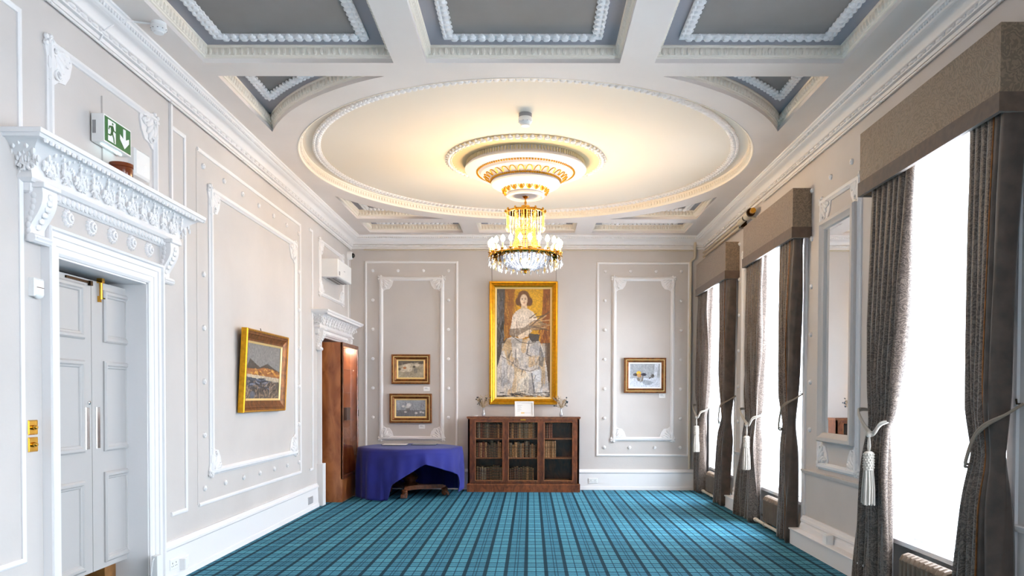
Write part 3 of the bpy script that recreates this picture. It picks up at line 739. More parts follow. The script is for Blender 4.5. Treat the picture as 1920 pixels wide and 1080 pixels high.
# ================================================================== CURTAINS
def curtain(name, label, ytop, ytie, ztie, ybot, x0, x1, seed, folds=7, belly=0, label_border=False):
    """ytop/ytie/ybot = (wall side edge y, window side edge y)"""
    rnd = random.Random(seed); b = MB(); nu, nv = 90, 60
    ph = [rnd.uniform(-.5, .5) for _ in range(folds + 3)]; am = [rnd.uniform(.7, 1.25) for _ in range(folds + 3)]
    vs = []
    for j in range(nv + 1):
        z = 3.30 * j / nv + .012
        if z > ztie:
            t = (z - ztie) / (3.3 - ztie); e = t ** .5 if belly else t ** .62
            e2 = t
        else:
            t = (ztie - z) / ztie; e = t ** .65; e2 = e
        for i in range(nu + 1):
            u = i / nu
            if z > ztie: ya = ytie[0] + (ytop[0] - ytie[0]) * e2; yb = ytie[1] + (ytop[1] - ytie[1]) * e; pinch = 1 - .4 * math.exp(-((z - ztie) / .25) ** 2)
            else: ya = ytie[0] + (ybot[0] - ytie[0]) * e2; yb = ytie[1] + (ybot[1] - ytie[1]) * e; pinch = 1 - .4 * math.exp(-((z - ztie) / .2) ** 2)
            y = ya + (yb - ya) * u
            k = u * folds; kk = int(min(k, folds - 1)); a = am[kk] * (1 - (k - kk)) + am[kk + 1] * (k - kk)
            w = math.sin(2 * PI * k + ph[kk] * .0 + .6 * math.sin(z * 1.7 + seed) * (1 - t) * .4 + .35 * math.sin(3 * z + 2 * k))
            w2 = .35 * math.sin(4 * PI * k + z * 1.1 + seed)
            amp = (x1 - x0) * .46 * pinch * a
            x = (x0 + x1) / 2 + amp * (w + w2) * .8
            y += .020 * math.cos(2 * PI * k) * (1 if yb > ya else -1)
            xm = x0 + .045 * min(1, z / 3.2) ** 2; x = min(max(x, xm), x1)
            hem = .0 if j else .012 * (math.sin(9 * u + seed) - .2)
            vs.append((x, y, z + (hem if z < .05 else 0)))
    fs = [(j * (nu + 1) + i, j * (nu + 1) + i + 1, (j + 1) * (nu + 1) + i + 1, (j + 1) * (nu + 1) + i) for j in range(nv) for i in range(nu)]
    nb = int(nu * .3) if label_border else 0
    fb = [f for i_, f in enumerate(fs) if i_ % nu < nb]; fs = [f for i_, f in enumerate(fs) if i_ % nu >= nb]
    b.add(vs, fs); b2 = MB(); b2.add(vs, fb)
    t = thing(name, label, 'curtain', ((x0 + x1) / 2, (ybot[0] + ybot[1]) / 2, 0), 'paisley velvet curtains')
    o = b.build('curtain_panel', M['velvet'], t, True, angle=180)
    md = o.modifiers.new('thick', 'SOLIDIFY'); md.thickness = .006; md.offset = 0
    if fb:
        o = b2.build('velvet_border', M['border'], t, True, angle=180, label='plain dark velvet edge'); md = o.modifiers.new('thick', 'SOLIDIFY'); md.thickness = .006; md.offset = 0
        n1 = nu + 1; q = MB(); q.tube([Vector(vs[j * n1 + nb]) + Vector((-.004, 0, 0)) for j in range(0, nv + 1, 2)], .006, 5); q.build('piping', M['goldbrown'], t, True)
    return t
CUR = [
 # far window
 ('far', (12.90, 12.15), (12.86, 12.42), 1.30, (12.94, 12.52), 1, 'grey paisley curtain in the far corner, tied back beside the back wall'),
 ('near', (10.86, 11.38), (10.98, 11.16), 1.26, (10.98, 11.48), 2, 'brown side of the curtain on the camera side of the farthest window'),
 ('far', (10.02, 9.36), (9.98, 9.52), 1.28, (10.42, 9.58), 3, 'curtain with hanging tassel on the far side of the middle window'),
 ('near', (8.10, 8.63), (8.27, 8.46), 1.28, (8.25, 8.62), 4, 'curtain between the middle window and the wall mirror'),
 ('far', (6.36, 5.70), (6.37, 6.06), 1.33, (6.63, 6.02), 5, 'large curtain with silver tassel just right of the wall mirror'),
 ('near', (4.53, 4.92), (4.60, 4.84), 1.20, (4.56, 5.03), 6, 'nearest curtain at the right edge of the picture'),
]
for kind, yt, yi, zt, yb_, sd, lab in CUR:
    x0, x1 = (XR - .20, XR - .03)
    curtain('curtain', lab, yt, yi, zt, yb_, x0, x1, sd, folds=6 if kind == 'near' else 7, belly=(kind == 'far'), label_border=(kind == 'near'))
    # tieback rope: hook on the wall, loop round the cloth
    hz = zt + (.12 if kind == 'far' else .33); hy = yi[0] + (.06 if kind == 'far' else -.0)
    pts1 = []; far = kind == 'far'
    ytag = {1: 'curtain by the back wall', 2: 'camera-side curtain of the farthest window', 3: 'far curtain of the middle window', 4: 'curtain beside the mirror', 5: 'large curtain right of the mirror', 6: 'nearest curtain at right edge'}[sd]
    t = thing('rope_tieback', ('silver grey' if far else 'taupe') + ' rope tieback round the ' + ytag, 'tieback', (XR - .1, yi[0], zt - .1), 'rope tiebacks')
    b = MB()
    for s_ in (-1, 1):
        P0 = Vector((XR - .012, hy + (.03 if far else -.03), hz)); pts = [P0]
        mid = (yi[0] + yi[1]) / 2
        e0 = Vector((XR - .21, yi[0] + .02, zt + .13 + s_ * .010)); e1 = Vector((XR - .225, yi[1] + .06, zt - .05 + s_ * .012)); e2 = Vector((XR - .19, yi[1] - .035, zt + .03 + s_ * .010)); e3 = Vector((XR - .08, yi[1] - .045, zt + .08))
        e4 = Vector((XR - .012, mid, zt + .2))
        ctrl = [P0, e0, e1, e2, e3, e4]
        if not far: ctrl = [P0, Vector((XR - .11, yi[0] - .035, hz - .06)), Vector((XR - .213, yi[0] + .01, hz - .13 + s_ * .008)), Vector((XR - .216, mid, (hz + zt) / 2 - .05 + s_ * .010)), Vector((XR - .213, yi[1] - .035, zt - .03 + s_ * .010)), Vector((XR - .18, yi[1] + .008, zt - .06 + s_ * .01)), Vector((XR - .10, yi[1] + .005, zt - .05)), Vector((XR - .03, mid, zt + .05))]
        for k in range(len(ctrl) - 1):
            p0 = ctrl[max(0, k - 1)]; p1 = ctrl[k]; p2 = ctrl[k + 1]; p3 = ctrl[min(len(ctrl) - 1, k + 2)]
            for q in range(6):
                u = q / 6; pts.append(.5 * ((2 * p1) + (p2 - p0) * u + (2 * p0 - 5 * p1 + 4 * p2 - p3) * u * u + (3 * p1 - p0 - 3 * p2 + p3) * u ** 3))
        b.tube(pts[1:], .009, 7)
    b.build('rope', M['rope' if far else 'ropedark'], t, True)
    b = MB(); b.tube([Vector((XR, hy, hz)), Vector((XR - .03, hy, hz)), Vector((XR - .035, hy, hz + .03))], .006, 6); b.build('wall_hook', M['iron'], t, True)
    if far:
        mid = yi[1] + .06; sc_ = 1.0; tb = thing('curtain_tassel', 'long fringed silver tassel hanging from the ' + ytag, 'tassel', (XR - .235, mid, zt - .62), 'silver curtain tassels')
        c = Vector((XR - .238, mid, 0)); b = MB()
        b.ell(c + Z_ * (zt - .055), X_ * .028, Y_ * .028, Z_ * .026)
        b.tube([c + Z_ * (zt - .06), c + Y_ * .02 + Z_ * (zt - .15), c + Z_ * (zt - .2)], .007, 6); b.tube([c + Z_ * (zt - .06), c - Y_ * .02 + Z_ * (zt - .15), c + Z_ * (zt - .2)], .007, 6)
        b.build('cord_loop', M['rope'], tb, True)
        b = MB(); b.lathe([(.02, zt - .19), (.036, zt - .2), (.038, zt - .205), (.038, zt - .33), (.04, zt - .34), (.03, zt - .345)], c, 20)
        for rr in range(6):
            for q in range(12): an = 2 * PI * (q + .5 * (rr % 2)) / 12; b.ell(c + X_ * .038 * math.cos(an) + Y_ * .038 * math.sin(an) + Z_ * (zt - .215 - rr * .021), X_ * .008, Y_ * .009, Z_ * .009, 5, 4)
        b.build('knotted_head', M['rope'], tb, True)
        b = MB()
        for q in range(34):
            an = 2.4 * q; rr = .036 * math.sqrt((q + .5) / 34); l = random.uniform(.0, .02)
            b.tube([c + X_ * rr * math.cos(an) + Y_ * rr * math.sin(an) + Z_ * (zt - .34), c + X_ * rr * 1.35 * math.cos(an + .05) + Y_ * rr * 1.45 * math.sin(an + .05) + Z_ * (zt - .48), c + X_ * rr * 1.45 * math.cos(an) + Y_ * rr * 1.6 * math.sin(an) + Z_ * (zt - .62 + l)], .0065, 5)
        b.build('fringe', M['rope'], tb, True)

# ================================================================== RADIATORS and PIPES
def radiator(y0, y1, label):
    t = thing('column_radiator', label, 'radiator', (XR - .06, (y0 + y1) / 2, 0), 'low column radiators')
    n = round((y1 - y0) / .062); w = (y1 - y0) / n
    for i in range(n):
        y = y0 + (i + .5) * w; b = MB()
        for xx in (-.045, .045):
            b.tube([Vector((XR - .07 + xx, y, .09)), Vector((XR - .07 + xx, y, .34))], .02, 8)
        b.tube([Vector((XR - .07 - .045, y, .335)), Vector((XR - .07 - .03, y, .365)), Vector((XR - .07, y, .374)), Vector((XR - .07 + .03, y, .365)), Vector((XR - .07 + .045, y, .335))], .022, 8)
        b.tube([Vector((XR - .115, y, .1)), Vector((XR - .025, y, .1))], .022, 8)
        b.box(XR - .12, XR - .02, y - .012, y + .012, .1, .35)
        b.build('section', M['radiator'], t, True)
    b = MB()
    for z in (.12, .32): b.tube([Vector((XR - .07, y0, z)), Vector((XR - .07, y1 + .02, z))], .016, 8)
    b.build('header_pipe', M['radiator'], t, True)
    for yy in (y0 + .04, y1 - .04): b = MB(); b.box(XR - .11, XR - .03, yy - .012, yy + .012, 0, .1); b.build('foot', M['radiator'], t)
    b = MB(); b.tube([Vector((XR - .07, y1, .12)), Vector((XR - .07, y1 + .1, .12)), Vector((XR - .07, y1 + .22, .12))], .013, 8); b.tube([Vector((XR - .07, y1 + .05, .1)), Vector((XR - .07, y1 + .05, .2))], .016, 8)
    b.ell((XR - .07, y1 + .05, .24), X_ * .022, Y_ * .022, Z_ * .03, 8, 6); b.build('valve', M['chrome'], t, True, label='plated radiator valve')
radiator(11.72, 12.28, 'low taupe radiator under the farthest window')
radiator(8.70, 9.26, 'low taupe radiator under the middle window')
radiator(5.20, 5.84, 'low taupe column radiator under the nearest window')
b = MB(); b.tube([Vector((2.80, 11.25, .05)), Vector((2.80, 12.6, .05))], .02, 10)
for y in (11.9, 12.4): b.tube([Vector((2.80, y, .05)), Vector((2.80, y + .04, .05))], .027, 10)
tag(b.build('floor_pipe', M['pipe'], None, True), 'cream floor pipe below the farthest window', 'pipe')
b = MB(); b.tube([Vector((2.80, 8.36, .05)), Vector((2.80, 9.83, .05))], .02, 10)
for y in (9.15, 9.5): b.tube([Vector((2.80, y, .05)), Vector((2.80, y + .04, .05))], .027, 10)
tag(b.build('floor_pipe', M['pipe'], None, True), 'cream floor pipe below the middle window', 'pipe')
# pipe in the corner and along the right cornice
b = MB(); b.tube([Vector((2.74, 12.94, 4.20)), Vector((2.74, 12.94, 3.92)), Vector((2.735, 12.94, 3.885)), Vector((2.69, 12.95, 3.86)), Vector((2.675, 12.96, 3.83)), Vector((2.675, 12.96, .36))], .022, 10)
tag(b.build('corner_pipe', M['pipe'], None, True), 'cream painted pipe with a bend in the far right corner', 'pipe')
t = thing('cornice_pipe', 'pair of cream pipes with dark joints under the right cornice', 'pipe', (XR - .08, 11.5, 3.9))
b = MB(); b.tube([Vector((XR - .05, 12.9, 3.975)), Vector((XR - .05, 10.62, 3.975))], .02, 8); b.tube([Vector((XR - .05, 12.9, 3.915)), Vector((XR - .05, 10.62, 3.915))], .02, 8); b.build('pipe_run', M['pipe'], t, True)
b = MB(); b.box(XR - .085, XR - .0, 10.52, 10.64, 3.93, 4.0); b.box(XR - .085, XR - .0, 10.5, 10.6, 3.88, 3.93); b.build('joint', M['iron'], t)
t = thing('wall_spotlight', 'cream cylindrical fitting with brass ring on the right wall by the cornice', 'fitting', (XR - .09, 10.1, 3.9))
b = MB(); b.tube([Vector((XR - .1, 10.50, 3.93)), Vector((XR - .1, 10.25, 3.94))], .038, 12); b.tube([Vector((XR - .1, 10.17, 3.94)), Vector((XR - .1, 10.0, 3.95))], .05, 12); b.tube([Vector((XR, 10.1, 3.9)), Vector((XR - .1, 10.1, 3.93))], .018, 8); b.build('body', M['pipe'], t, True)
b = MB(); b.tube([Vector((XR - .1, 10.25, 3.94)), Vector((XR - .1, 10.17, 3.94))], .04, 12); b.tube([Vector((XR - .1, 10.0, 3.95)), Vector((XR - .1, 9.96, 3.95))], .054, 12); b.build('black_ring', M['iron'], t, True)
b = MB(); b.tube([Vector((XR - .1, 9.96, 3.95)), Vector((XR - .1, 9.86, 3.95))], .035, 12); b.build('brass_nose', M['brass'], t, True)

# ================================================================== MIRROR
t = thing('wall_mirror', 'tall narrow mirror in a white frame on the window pier', 'mirror', (XR - .04, 7.25, 1.13))
b = MB(); b.sweep(rect(6.88, 7.71, 1.13, 3.31), [(0, 0), (0, .06), (.012, .078), (.045, .08), (.06, .06), (.085, .045), (.092, .03), (.092, 0)], FRt, True, True); b.build('frame', M['wall'], t, True, angle=30)
b = MB(); b.fbox(FRt, 6.95, 7.64, 1.2, 3.24, .02, .026); b.build('mirror_glass', M['mirror'], t)

# ================================================================== PAINTINGS
class Paint:
    def __init__(s, w, h, base):
        s.w, s.h = w, h; s.a = np.zeros((h, w, 3)); s.a[:] = base; y, x = np.mgrid[0:h, 0:w]; s.x = (x + .5) / w; s.y = (y + .5) / h
    def nz(s, fx, fy, seed=None):
        g = RNG.rand(fy + 2, fx + 2); X = s.x * fx; Y = s.y * fy; x0 = X.astype(int); y0 = Y.astype(int); tx = X - x0; ty = Y - y0
        tx = tx * tx * (3 - 2 * tx); ty = ty * ty * (3 - 2 * ty)
        return (g[y0, x0] * (1 - tx) + g[y0, x0 + 1] * tx) * (1 - ty) + (g[y0 + 1, x0] * (1 - tx) + g[y0 + 1, x0 + 1] * tx) * ty
    def mix(s, m, c): m = np.clip(m, 0, 1)[..., None]; s.a = s.a * (1 - m) + np.array(c, float) * m
    def ell(s, cx, cy, rx, ry, c, al=1, soft=.25):
        d = np.sqrt(((s.x - cx) / rx) ** 2 + ((s.y - cy) / ry) ** 2); s.mix(np.clip((1 - d) / soft + .5, 0, 1) * al, c)
    def poly(s, pts, c, al=1):
        inside = np.zeros((s.h, s.w), bool); n = len(pts)
        for i in range(n):
            x1, y1 = pts[i]; x2, y2 = pts[(i + 1) % n]
            if y1 == y2: continue
            cnd = ((y1 > s.y) != (y2 > s.y)) & (s.x < (x2 - x1) * (s.y - y1) / (y2 - y1) + x1); inside ^= cnd
        s.mix(inside * al, c)
    def line(s, pts, wd, c, al=1):
        asp = s.h / s.w
        for (x1, y1), (x2, y2) in zip(pts, pts[1:]):
            dx, dy = x2 - x1, (y2 - y1) * asp; l = dx * dx + dy * dy + 1e-9
            t = np.clip(((s.x - x1) * dx + (s.y - y1) * asp * dy) / l, 0, 1)
            d = np.hypot(s.x - x1 - t * dx, (s.y - y1) * asp - t * dy); s.mix(np.clip((wd - d) / (wd * .4), 0, 1) * al, c)
    def tex(s, amt, fx, fy): s.a = s.a * (1 + amt * (s.nz(fx, fy) - .5))[..., None]
    def strokes(s, n, box, cols, lmin, lmax, wd, ang=None, al=.7):
        for _ in range(n):
            x = RNG.uniform(box[0], box[1]); y = RNG.uniform(box[2], box[3]); a = RNG.uniform(0, PI) if ang is None else ang + RNG.uniform(-.35, .35); l = RNG.uniform(lmin, lmax)
            s.line([(x, y), (x + math.cos(a) * l, y + math.sin(a) * l * s.w / s.h)], wd * RNG.uniform(.5, 1.3), cols[RNG.randint(len(cols))], al)
    def mesh(s, name, F, u0, u1, v0, v1, n, parent, flip=False):
        w, h = s.w, s.h
        us = np.linspace(u0, u1, w); vv = np.linspace(v1, v0, h); c = WO[parent.name]
        me = bpy.data.meshes.new(name)
        vs = [tuple(F(u, v, n if not callable(n) else n(v)) - Vector(c)) for v in vv for u in (us[::-1] if flip else us)]
        fs = [(j * w + i, j * w + i + 1, (j + 1) * w + i + 1, (j + 1) * w + i) for j in range(h - 1) for i in range(w - 1)]
        me.from_pydata(vs, [], fs); at = me.color_attributes.new('Col', 'FLOAT_COLOR', 'POINT')
        q = np.clip(s.a, 0, 255) / 255; q = np.where(q <= .04045, q / 12.92, ((q + .055) / 1.055) ** 2.4)
        at.data.foreach_set('color', np.concatenate([q, np.ones((h, w, 1))], 2).astype(np.float32).ravel())
        me.materials.append(M['paint']); o = bpy.data.objects.new(name, me); COL.objects.link(o); o.parent = parent; WO[o.name] = c; return o

def frame_obj(t, F, u0, u1, v0, v1, w, dep, mats, name='frame', tilt=None):
    """stepped picture frame, w wide; mats (outer, mid, slip)"""
    b = MB(); b.sweep(rect(u0, u1, v0, v1), [(0, .004), (0, dep * .8), (w * .08, dep), (w * .22, dep), (w * .28, dep * .8), (w * .42, dep * .62), (w * .42, .004)], F, True, True); o = b.build(name, M[mats[0]], t, False)
    i = w * .42; b = MB(); b.sweep(inset_rect(u0, u1, v0, v1, i), [(0, .004), (0, dep * .62), (w * .1, dep * .7), (w * .2, dep * .55), (w * .36, dep * .4), (w * .36, .004)], F, True, True); b.build('inner_moulding', M[mats[1]], t)
    i = w * .78; b = MB(); b.sweep(inset_rect(u0, u1, v0, v1, i), [(0, .004), (0, dep * .45), (w * .22, dep * .3), (w * .22, .004)], F, True, True); b.build('slip', M[mats[2]], t)
    return o
# portrait
u0, u1, v0, v1 = -.701, .448, 1.435, 3.505
t = thing('portrait_painting', 'tall gilt framed painting of a standing woman in a pale gown', 'painting', ((u0 + u1) / 2, YB, v0))
frame_obj(t, FB, u0, u1, v0, v1, .125, .075, ('gold', 'gold', 'goldpale'))
p = Paint(120, 245, (150, 96, 30))
p.mix(p.nz(6, 5) * .6, (196, 140, 20)); p.poly([(.3, 0), (.88, 0), (.86, .3), (.8, .5), (.3, .3)], (205, 150, 22), .85); p.ell(.62, .18, .24, .17, (214, 160, 20), .8, .6)
p.poly([(.16, 0), (.34, 0), (.3, .38), (.2, .5), (.15, .3)], (140, 84, 30), .9); p.poly([(.86, 0), (1, 0), (1, .55), (.82, .5)], (128, 66, 24), .9)
p.poly([(0, 0), (.16, 0), (.14, .45), (.1, .7), (0, .75)], (66, 66, 72), .95); p.strokes(60, (0, .13, 0, .6), [(110, 112, 120), (30, 30, 34), (84, 86, 96)], .1, .25, .012, PI / 2)
p.strokes(50, (.17, .35, .02, .45), [(170, 110, 40), (104, 60, 24), (190, 134, 50)], .1, .3, .012, PI / 2, .5)
p.strokes(50, (.8, 1, .05, .6), [(160, 96, 36), (92, 46, 20), (206, 150, 60)], .1, .3, .012, PI / 2, .5)
p.poly([(0, .55), (.2, .45), (.2, 1), (0, 1)], (70, 64, 62), .85); p.poly([(.85, .5), (1, .5), (1, 1), (.9, 1)], (84, 66, 56), .85)
p.ell(.5, .1, .12, .075, (96, 58, 36)); p.ell(.40, .12, .05, .035, (92, 54, 34)); p.ell(.61, .12, .055, .04, (92, 54, 34)); p.ell(.5, .05, .09, .03, (110, 70, 44))
p.poly([(.46, .14), (.56, .14), (.57, .2), (.45, .2)], (204, 176, 146)); p.ell(.505, .105, .068, .052, (226, 200, 172)); p.ell(.535, .115, .03, .04, (206, 176, 148), .5, .5)
for ex in (.475, .54): p.ell(ex, .097, .013, .004, (92, 66, 54)); p.line([(ex - .018, .088), (ex + .018, .087)], .003, (130, 92, 70))
p.line([(.512, .098), (.515, .12)], .004, (206, 172, 146)); p.ell(.512, .132, .017, .004, (182, 110, 92))
# bodice and sleeves
p.poly([(.44, .185), (.58, .185), (.68, .215), (.74, .28), (.75, .33), (.64, .36), (.58, .44), (.38, .44), (.36, .36), (.27, .34), (.3, .25), (.36, .21)], (214, 198, 182))
p.poly([(.3, .25), (.38, .22), (.36, .36), (.37, .44), (.24, .42), (.27, .34)], (222, 208, 194)); p.poly([(.68, .215), (.75, .27), (.76, .33), (.7, .37), (.64, .34)], (224, 210, 196))
p.poly([(.24, .37), (.5, .36), (.66, .30), (.78, .28), (.9, .33), (.72, .37), (.5, .42), (.3, .45), (.24, .42)], (124, 106, 92), .85)
p.strokes(24, (.6, .8, .26, .38), [(150, 120, 90), (80, 62, 50), (190, 150, 110)], .12, .26, .012, -.35, .9)
p.line([(.84, .25), (.62, .35)], .012, (96, 76, 62)); p.line([(.97, .33), (.66, .34)], .012, (150, 116, 84)); p.line([(.95, .38), (.68, .35)], .012, (96, 72, 56))
p.poly([(.4, .43), (.62, .37), (.66, .39), (.52, .45), (.42, .47)], (222, 200, 176))
p.ell(.5, .28, .10, .05, (232, 220, 208), .5, .8); p.strokes(30, (.3, .72, .22, .42), [(176, 156, 140), (230, 218, 204), (150, 130, 116)], .03, .1, .008, PI / 2, .5); p.line([(.37, .3), (.39, .44)], .006, (130, 112, 100)); p.line([(.64, .3), (.6, .42)], .006, (130, 112, 100))
# skirt
p.poly([(.3, .44), (.5, .47), (.74, .43), (.86, .55), (.93, .72), (.98, .98), (.02, .98), (.02, .72), (.12, .54), (.2, .46)], (200, 190, 182))
p.mix((p.y > .46) * (p.x > .08) * (p.x < .93) * (p.nz(9, 14) > .6) * .45, (128, 122, 122))
p.mix((p.y > .5) * (p.x > .1) * (p.x < .9) * (p.nz(7, 10) > .62) * .5, (236, 226, 214)); p.mix((p.y > .46) * (p.x > .1) * (p.x < .9) * (p.nz(8, 9) > .72) * .5, (196, 150, 90)); p.mix((p.y > .46) * (p.x > .1) * (p.nz(11, 9) > .78) * .35, (158, 162, 176))
p.poly([(.6, .41), (.8, .42), (.78, .48), (.66, .49), (.6, .45)], (62, 58, 60), .95); p.line([(.3, .44), (.45, .49), (.6, .505), (.72, .49)], .008, (96, 88, 84))
p.line([(.1, .62), (.3, .68), (.42, .73), (.62, .76), (.8, .72)], .009, (112, 102, 98), .8); p.line([(.36, .56), (.36, .68)], .008, (110, 102, 98)); p.line([(.6, .49), (.56, .6), (.64, .62)], .01, (100, 92, 90))
p.line([(.66, .78), (.72, 1)], .018, (76, 74, 80), .8); p.poly([(.12, .53), (.2, .46), (.28, .5), (.3, .62), (.2, .66)], (186, 144, 88), .6); p.poly([(.8, .5), (.88, .62), (.86, .72), (.78, .7)], (92, 90, 92), .7)
p.poly([(.66, .76), (.8, .74), (.86, .96), (.72, .98)], (214, 218, 226), .6); p.poly([(.38, .76), (.6, .78), (.6, .97), (.36, .96)], (232, 218, 196), .6)
p.strokes(150, (.05, .92, .55, .97), [(232, 224, 214), (120, 112, 108), (84, 78, 76), (214, 196, 170), (176, 176, 184)], .05, .16, .009, PI / 2 + .15, .45)
p.strokes(50, (.0, 1, .955, 1), [(40, 36, 36), (90, 84, 80), (200, 190, 180)], .05, .2, .01, .1, .8)
p.tex(.25, 60, 120)
p.mesh('canvas', FB, u0 + .12, u1 - .12, v0 + .12, v1 - .12, .022, t)
for x in (-.661, .421):
    b = MB(); b.tube([Vector((x, YB - .035, 4.03)), Vector((x, YB - .02, v1 - .01))], .0035, 5)
    tag(b.build('picture_wire', M['wire'], None), ('left' if x < 0 else 'right') + ' hanging wire above the tall gilt portrait', 'wire', 'portrait hanging wires')
# two still lifes on the left, one on the right
def still(u0, u1, v0, v1, label, painter, mats=('goldbrown', 'goldbrown', 'goldpale'), w=.11):
    t = thing('framed_painting', label, 'painting', ((u0 + u1) / 2, YB, v0), 'small framed paintings on the back wall'); frame_obj(t, FB, u0, u1, v0, v1, w, .055, mats)
    b = MB(); i = w * .24; b.sweep(inset_rect(u0, u1, v0, v1, w * .30), [(0, .045), (.0, .052), (w * .10, .052), (w * .1, .04)], FB, True, True); b.build('gilt_bead', M['goldpale'], t)
    p = Paint(96, 72, (150, 140, 120)); painter(p); p.tex(.2, 40, 30); p.mesh('canvas', FB, u0 + w * .97, u1 - w * .97, v0 + w * .97, v1 - w * .97, .016, t)
def p1(p):
    p.mix(p.nz(5, 4) * .8, (188, 176, 152)); p.poly([(0, 0), (1, 0), (1, .22), (.5, .14), (0, .3)], (92, 84, 76), .9)
    for (x, y, r) in ((.3, .35, .12), (.42, .5, .13), (.4, .28, .1), (.2, .55, .1), (.73, .25, .09)): p.ell(x, y, r, r * 1.1, (214, 202, 182), .85, .6)
    p.ell(.26, .42, .06, .07, (176, 106, 62), .9, .5); p.ell(.68, .58, .07, .14, (120, 118, 112), .8, .4); p.ell(.62, .36, .05, .06, (60, 56, 50), .8); p.ell(.06, .5, .05, .08, (70, 62, 54), .8)
    p.poly([(.28, .66), (.46, .66), (.42, .9), (.3, .9)], (150, 140, 128), .8); p.strokes(60, (0, 1, 0, 1), [(220, 208, 186), (120, 110, 98), (180, 166, 140)], .05, .15, .012, None, .5)
def p2(p):
    p.a[:] = (140, 144, 150); p.mix(p.nz(6, 5) * .6, (170, 176, 184)); p.poly([(0, .62), (1, .6), (1, 1), (0, 1)], (104, 104, 108), .8); p.poly([(.12, .05), (.16, .6), (.06, .6), (.04, .05)], (176, 182, 192), .6)
    for (x, y, r) in ((.44, .3, .08), (.38, .42, .07), (.25, .38, .05), (.68, .78, .05), (.84, .72, .05), (.92, .75, .04), (.32, .72, .04)): p.ell(x, y, r, r * 1.3, (218, 214, 210), .9, .5)
    p.poly([(.34, .5), (.48, .5), (.45, .7), (.37, .7)], (110, 106, 104), .8); p.strokes(70, (0, 1, 0, 1), [(176, 180, 186), (96, 98, 104), (140, 150, 140)], .05, .2, .012, PI / 2, .4)
def p3(p):
    p.a[:] = (170, 176, 184); p.mix(p.nz(6, 3) * .6, (150, 150, 152)); p.poly([(0, .62), (1, .6), (1, 1), (0, 1)], (202, 208, 220), .9); p.poly([(.82, 0), (.95, 0), (.88, .6), (.78, .6)], (210, 216, 228), .8)
    p.poly([(.36, .7), (.5, .9), (.7, .88), (.78, .78), (.5, .68)], (140, 148, 160), .8); p.poly([(.22, .6), (.45, .52), (.44, .72), (.36, .78), (.26, .72)], (112, 102, 92), .95)
    p.ell(.19, .47, .07, .06, (50, 40, 38)); p.ell(.3, .4, .075, .08, (236, 186, 40)); p.ell(.31, .5, .07, .08, (190, 130, 60)); p.ell(.46, .46, .09, .06, (46, 40, 52)); p.ell(.75, .52, .06, .07, (76, 66, 56)); p.line([(.64, .62), (.78, .52)], .02, (60, 52, 48))
    p.strokes(60, (0, 1, 0, 1), [(206, 212, 222), (140, 146, 156), (186, 190, 196)], .05, .2, .012, PI / 2, .4)
still(-2.35, -1.70, 1.775, 2.275, 'upper of two small gilt framed flower paintings on the left panel', p1)
still(-2.385, -1.67, 1.118, 1.613, 'lower small painting, grey flower still life above the blue table', p2)
still(1.571, 2.277, 1.637, 2.229, 'small framed still life with yellow fruit on the right panel', p3, ('goldbrown', 'goldbrown', 'paper'), .1)
# landscape on the left wall, tipped forward at the top
t = thing('framed_painting', 'gilt framed rocky coast landscape hanging tilted on the left wall', 'painting', (XL, 8.6, 1.39))
TL_ = math.atan2(.045, .88); GL = Fr((XL + .012, 0, 1.39), Y_, Vector((math.sin(TL_), 0, math.cos(TL_))), Vector((math.cos(TL_), 0, -math.sin(TL_))))
u0, u1, v0, v1 = 7.93, 9.29, 0, .885
b = MB(); b.sweep(rect(u0, u1, v0, v1), [(0, .004), (0, .06), (.01, .07), (.022, .066), (.022, .004)], GL, True, True); b.build('frame', M['gold'], t)
b = MB(); b.sweep(inset_rect(u0, u1, v0, v1, .022), [(0, .004), (0, .064), (.02, .058), (.03, .06), (.04, .05), (.08, .032), (.103, .032), (.103, .004)], GL, True, True); b.build('inner_moulding', M['goldbrown'], t)
b = MB(); b.sweep(inset_rect(u0, u1, v0, v1, .125), [(0, .004), (0, .034), (.022, .024), (.022, .004)], GL, True, True); b.build('slip', M['goldpale'], t)
p = Paint(150, 110, (126, 122, 120)); p.mix((p.nz(12, 8)) * .4, (150, 146, 144)); p.poly([(.02, .42), (.1, .28), (.2, .33), (.38, .42), (.6, .34), (.8, .42), (1, .48), (1, .56), (0, .5)], (78, 68, 60))
p.poly([(0, .45), (.3, .46), (.5, .42), (.8, .45), (1, .52), (1, .6), (0, .56)], (168, 104, 50), .9); p.strokes(40, (.1, .95, .44, .56), [(206, 146, 60), (150, 84, 40), (220, 176, 90), (110, 70, 44)], .04, .1, .012, .1, .8)
p.poly([(0, .55), (1, .6), (1, .68), (.5, .64), (0, .6)], (190, 174, 150), .9); p.poly([(0, .6), (.5, .64), (.9, .7), (.6, .88), (0, .95)], (72, 76, 88), .95)
p.poly([(0, .8), (.4, .7), (1, .68), (1, 1), (0, 1)], (88, 74, 62), .8)
p.strokes(160, (0, 1, .66, 1), [(40, 34, 32), (150, 126, 100), (96, 80, 66), (60, 60, 70), (176, 150, 124)], .03, .12, .012, None, .75); p.strokes(30, (0, .6, .62, .8), [(110, 120, 140), (50, 50, 58)], .05, .15, .01, .05, .8)
p.ell(.2, .92, .07, .07, (96, 100, 110)); p.tex(.2, 50, 40)
p.mesh('canvas', GL, u0 + .14, u1 - .14, v0 + .14, v1 - .14, .018, t)
b = MB(); b.tube([FL(8.62, 2.26, .03), FL(8.62, 2.32, .012)], .004, 6); b.build('hanging_hook', M['iron'], t)
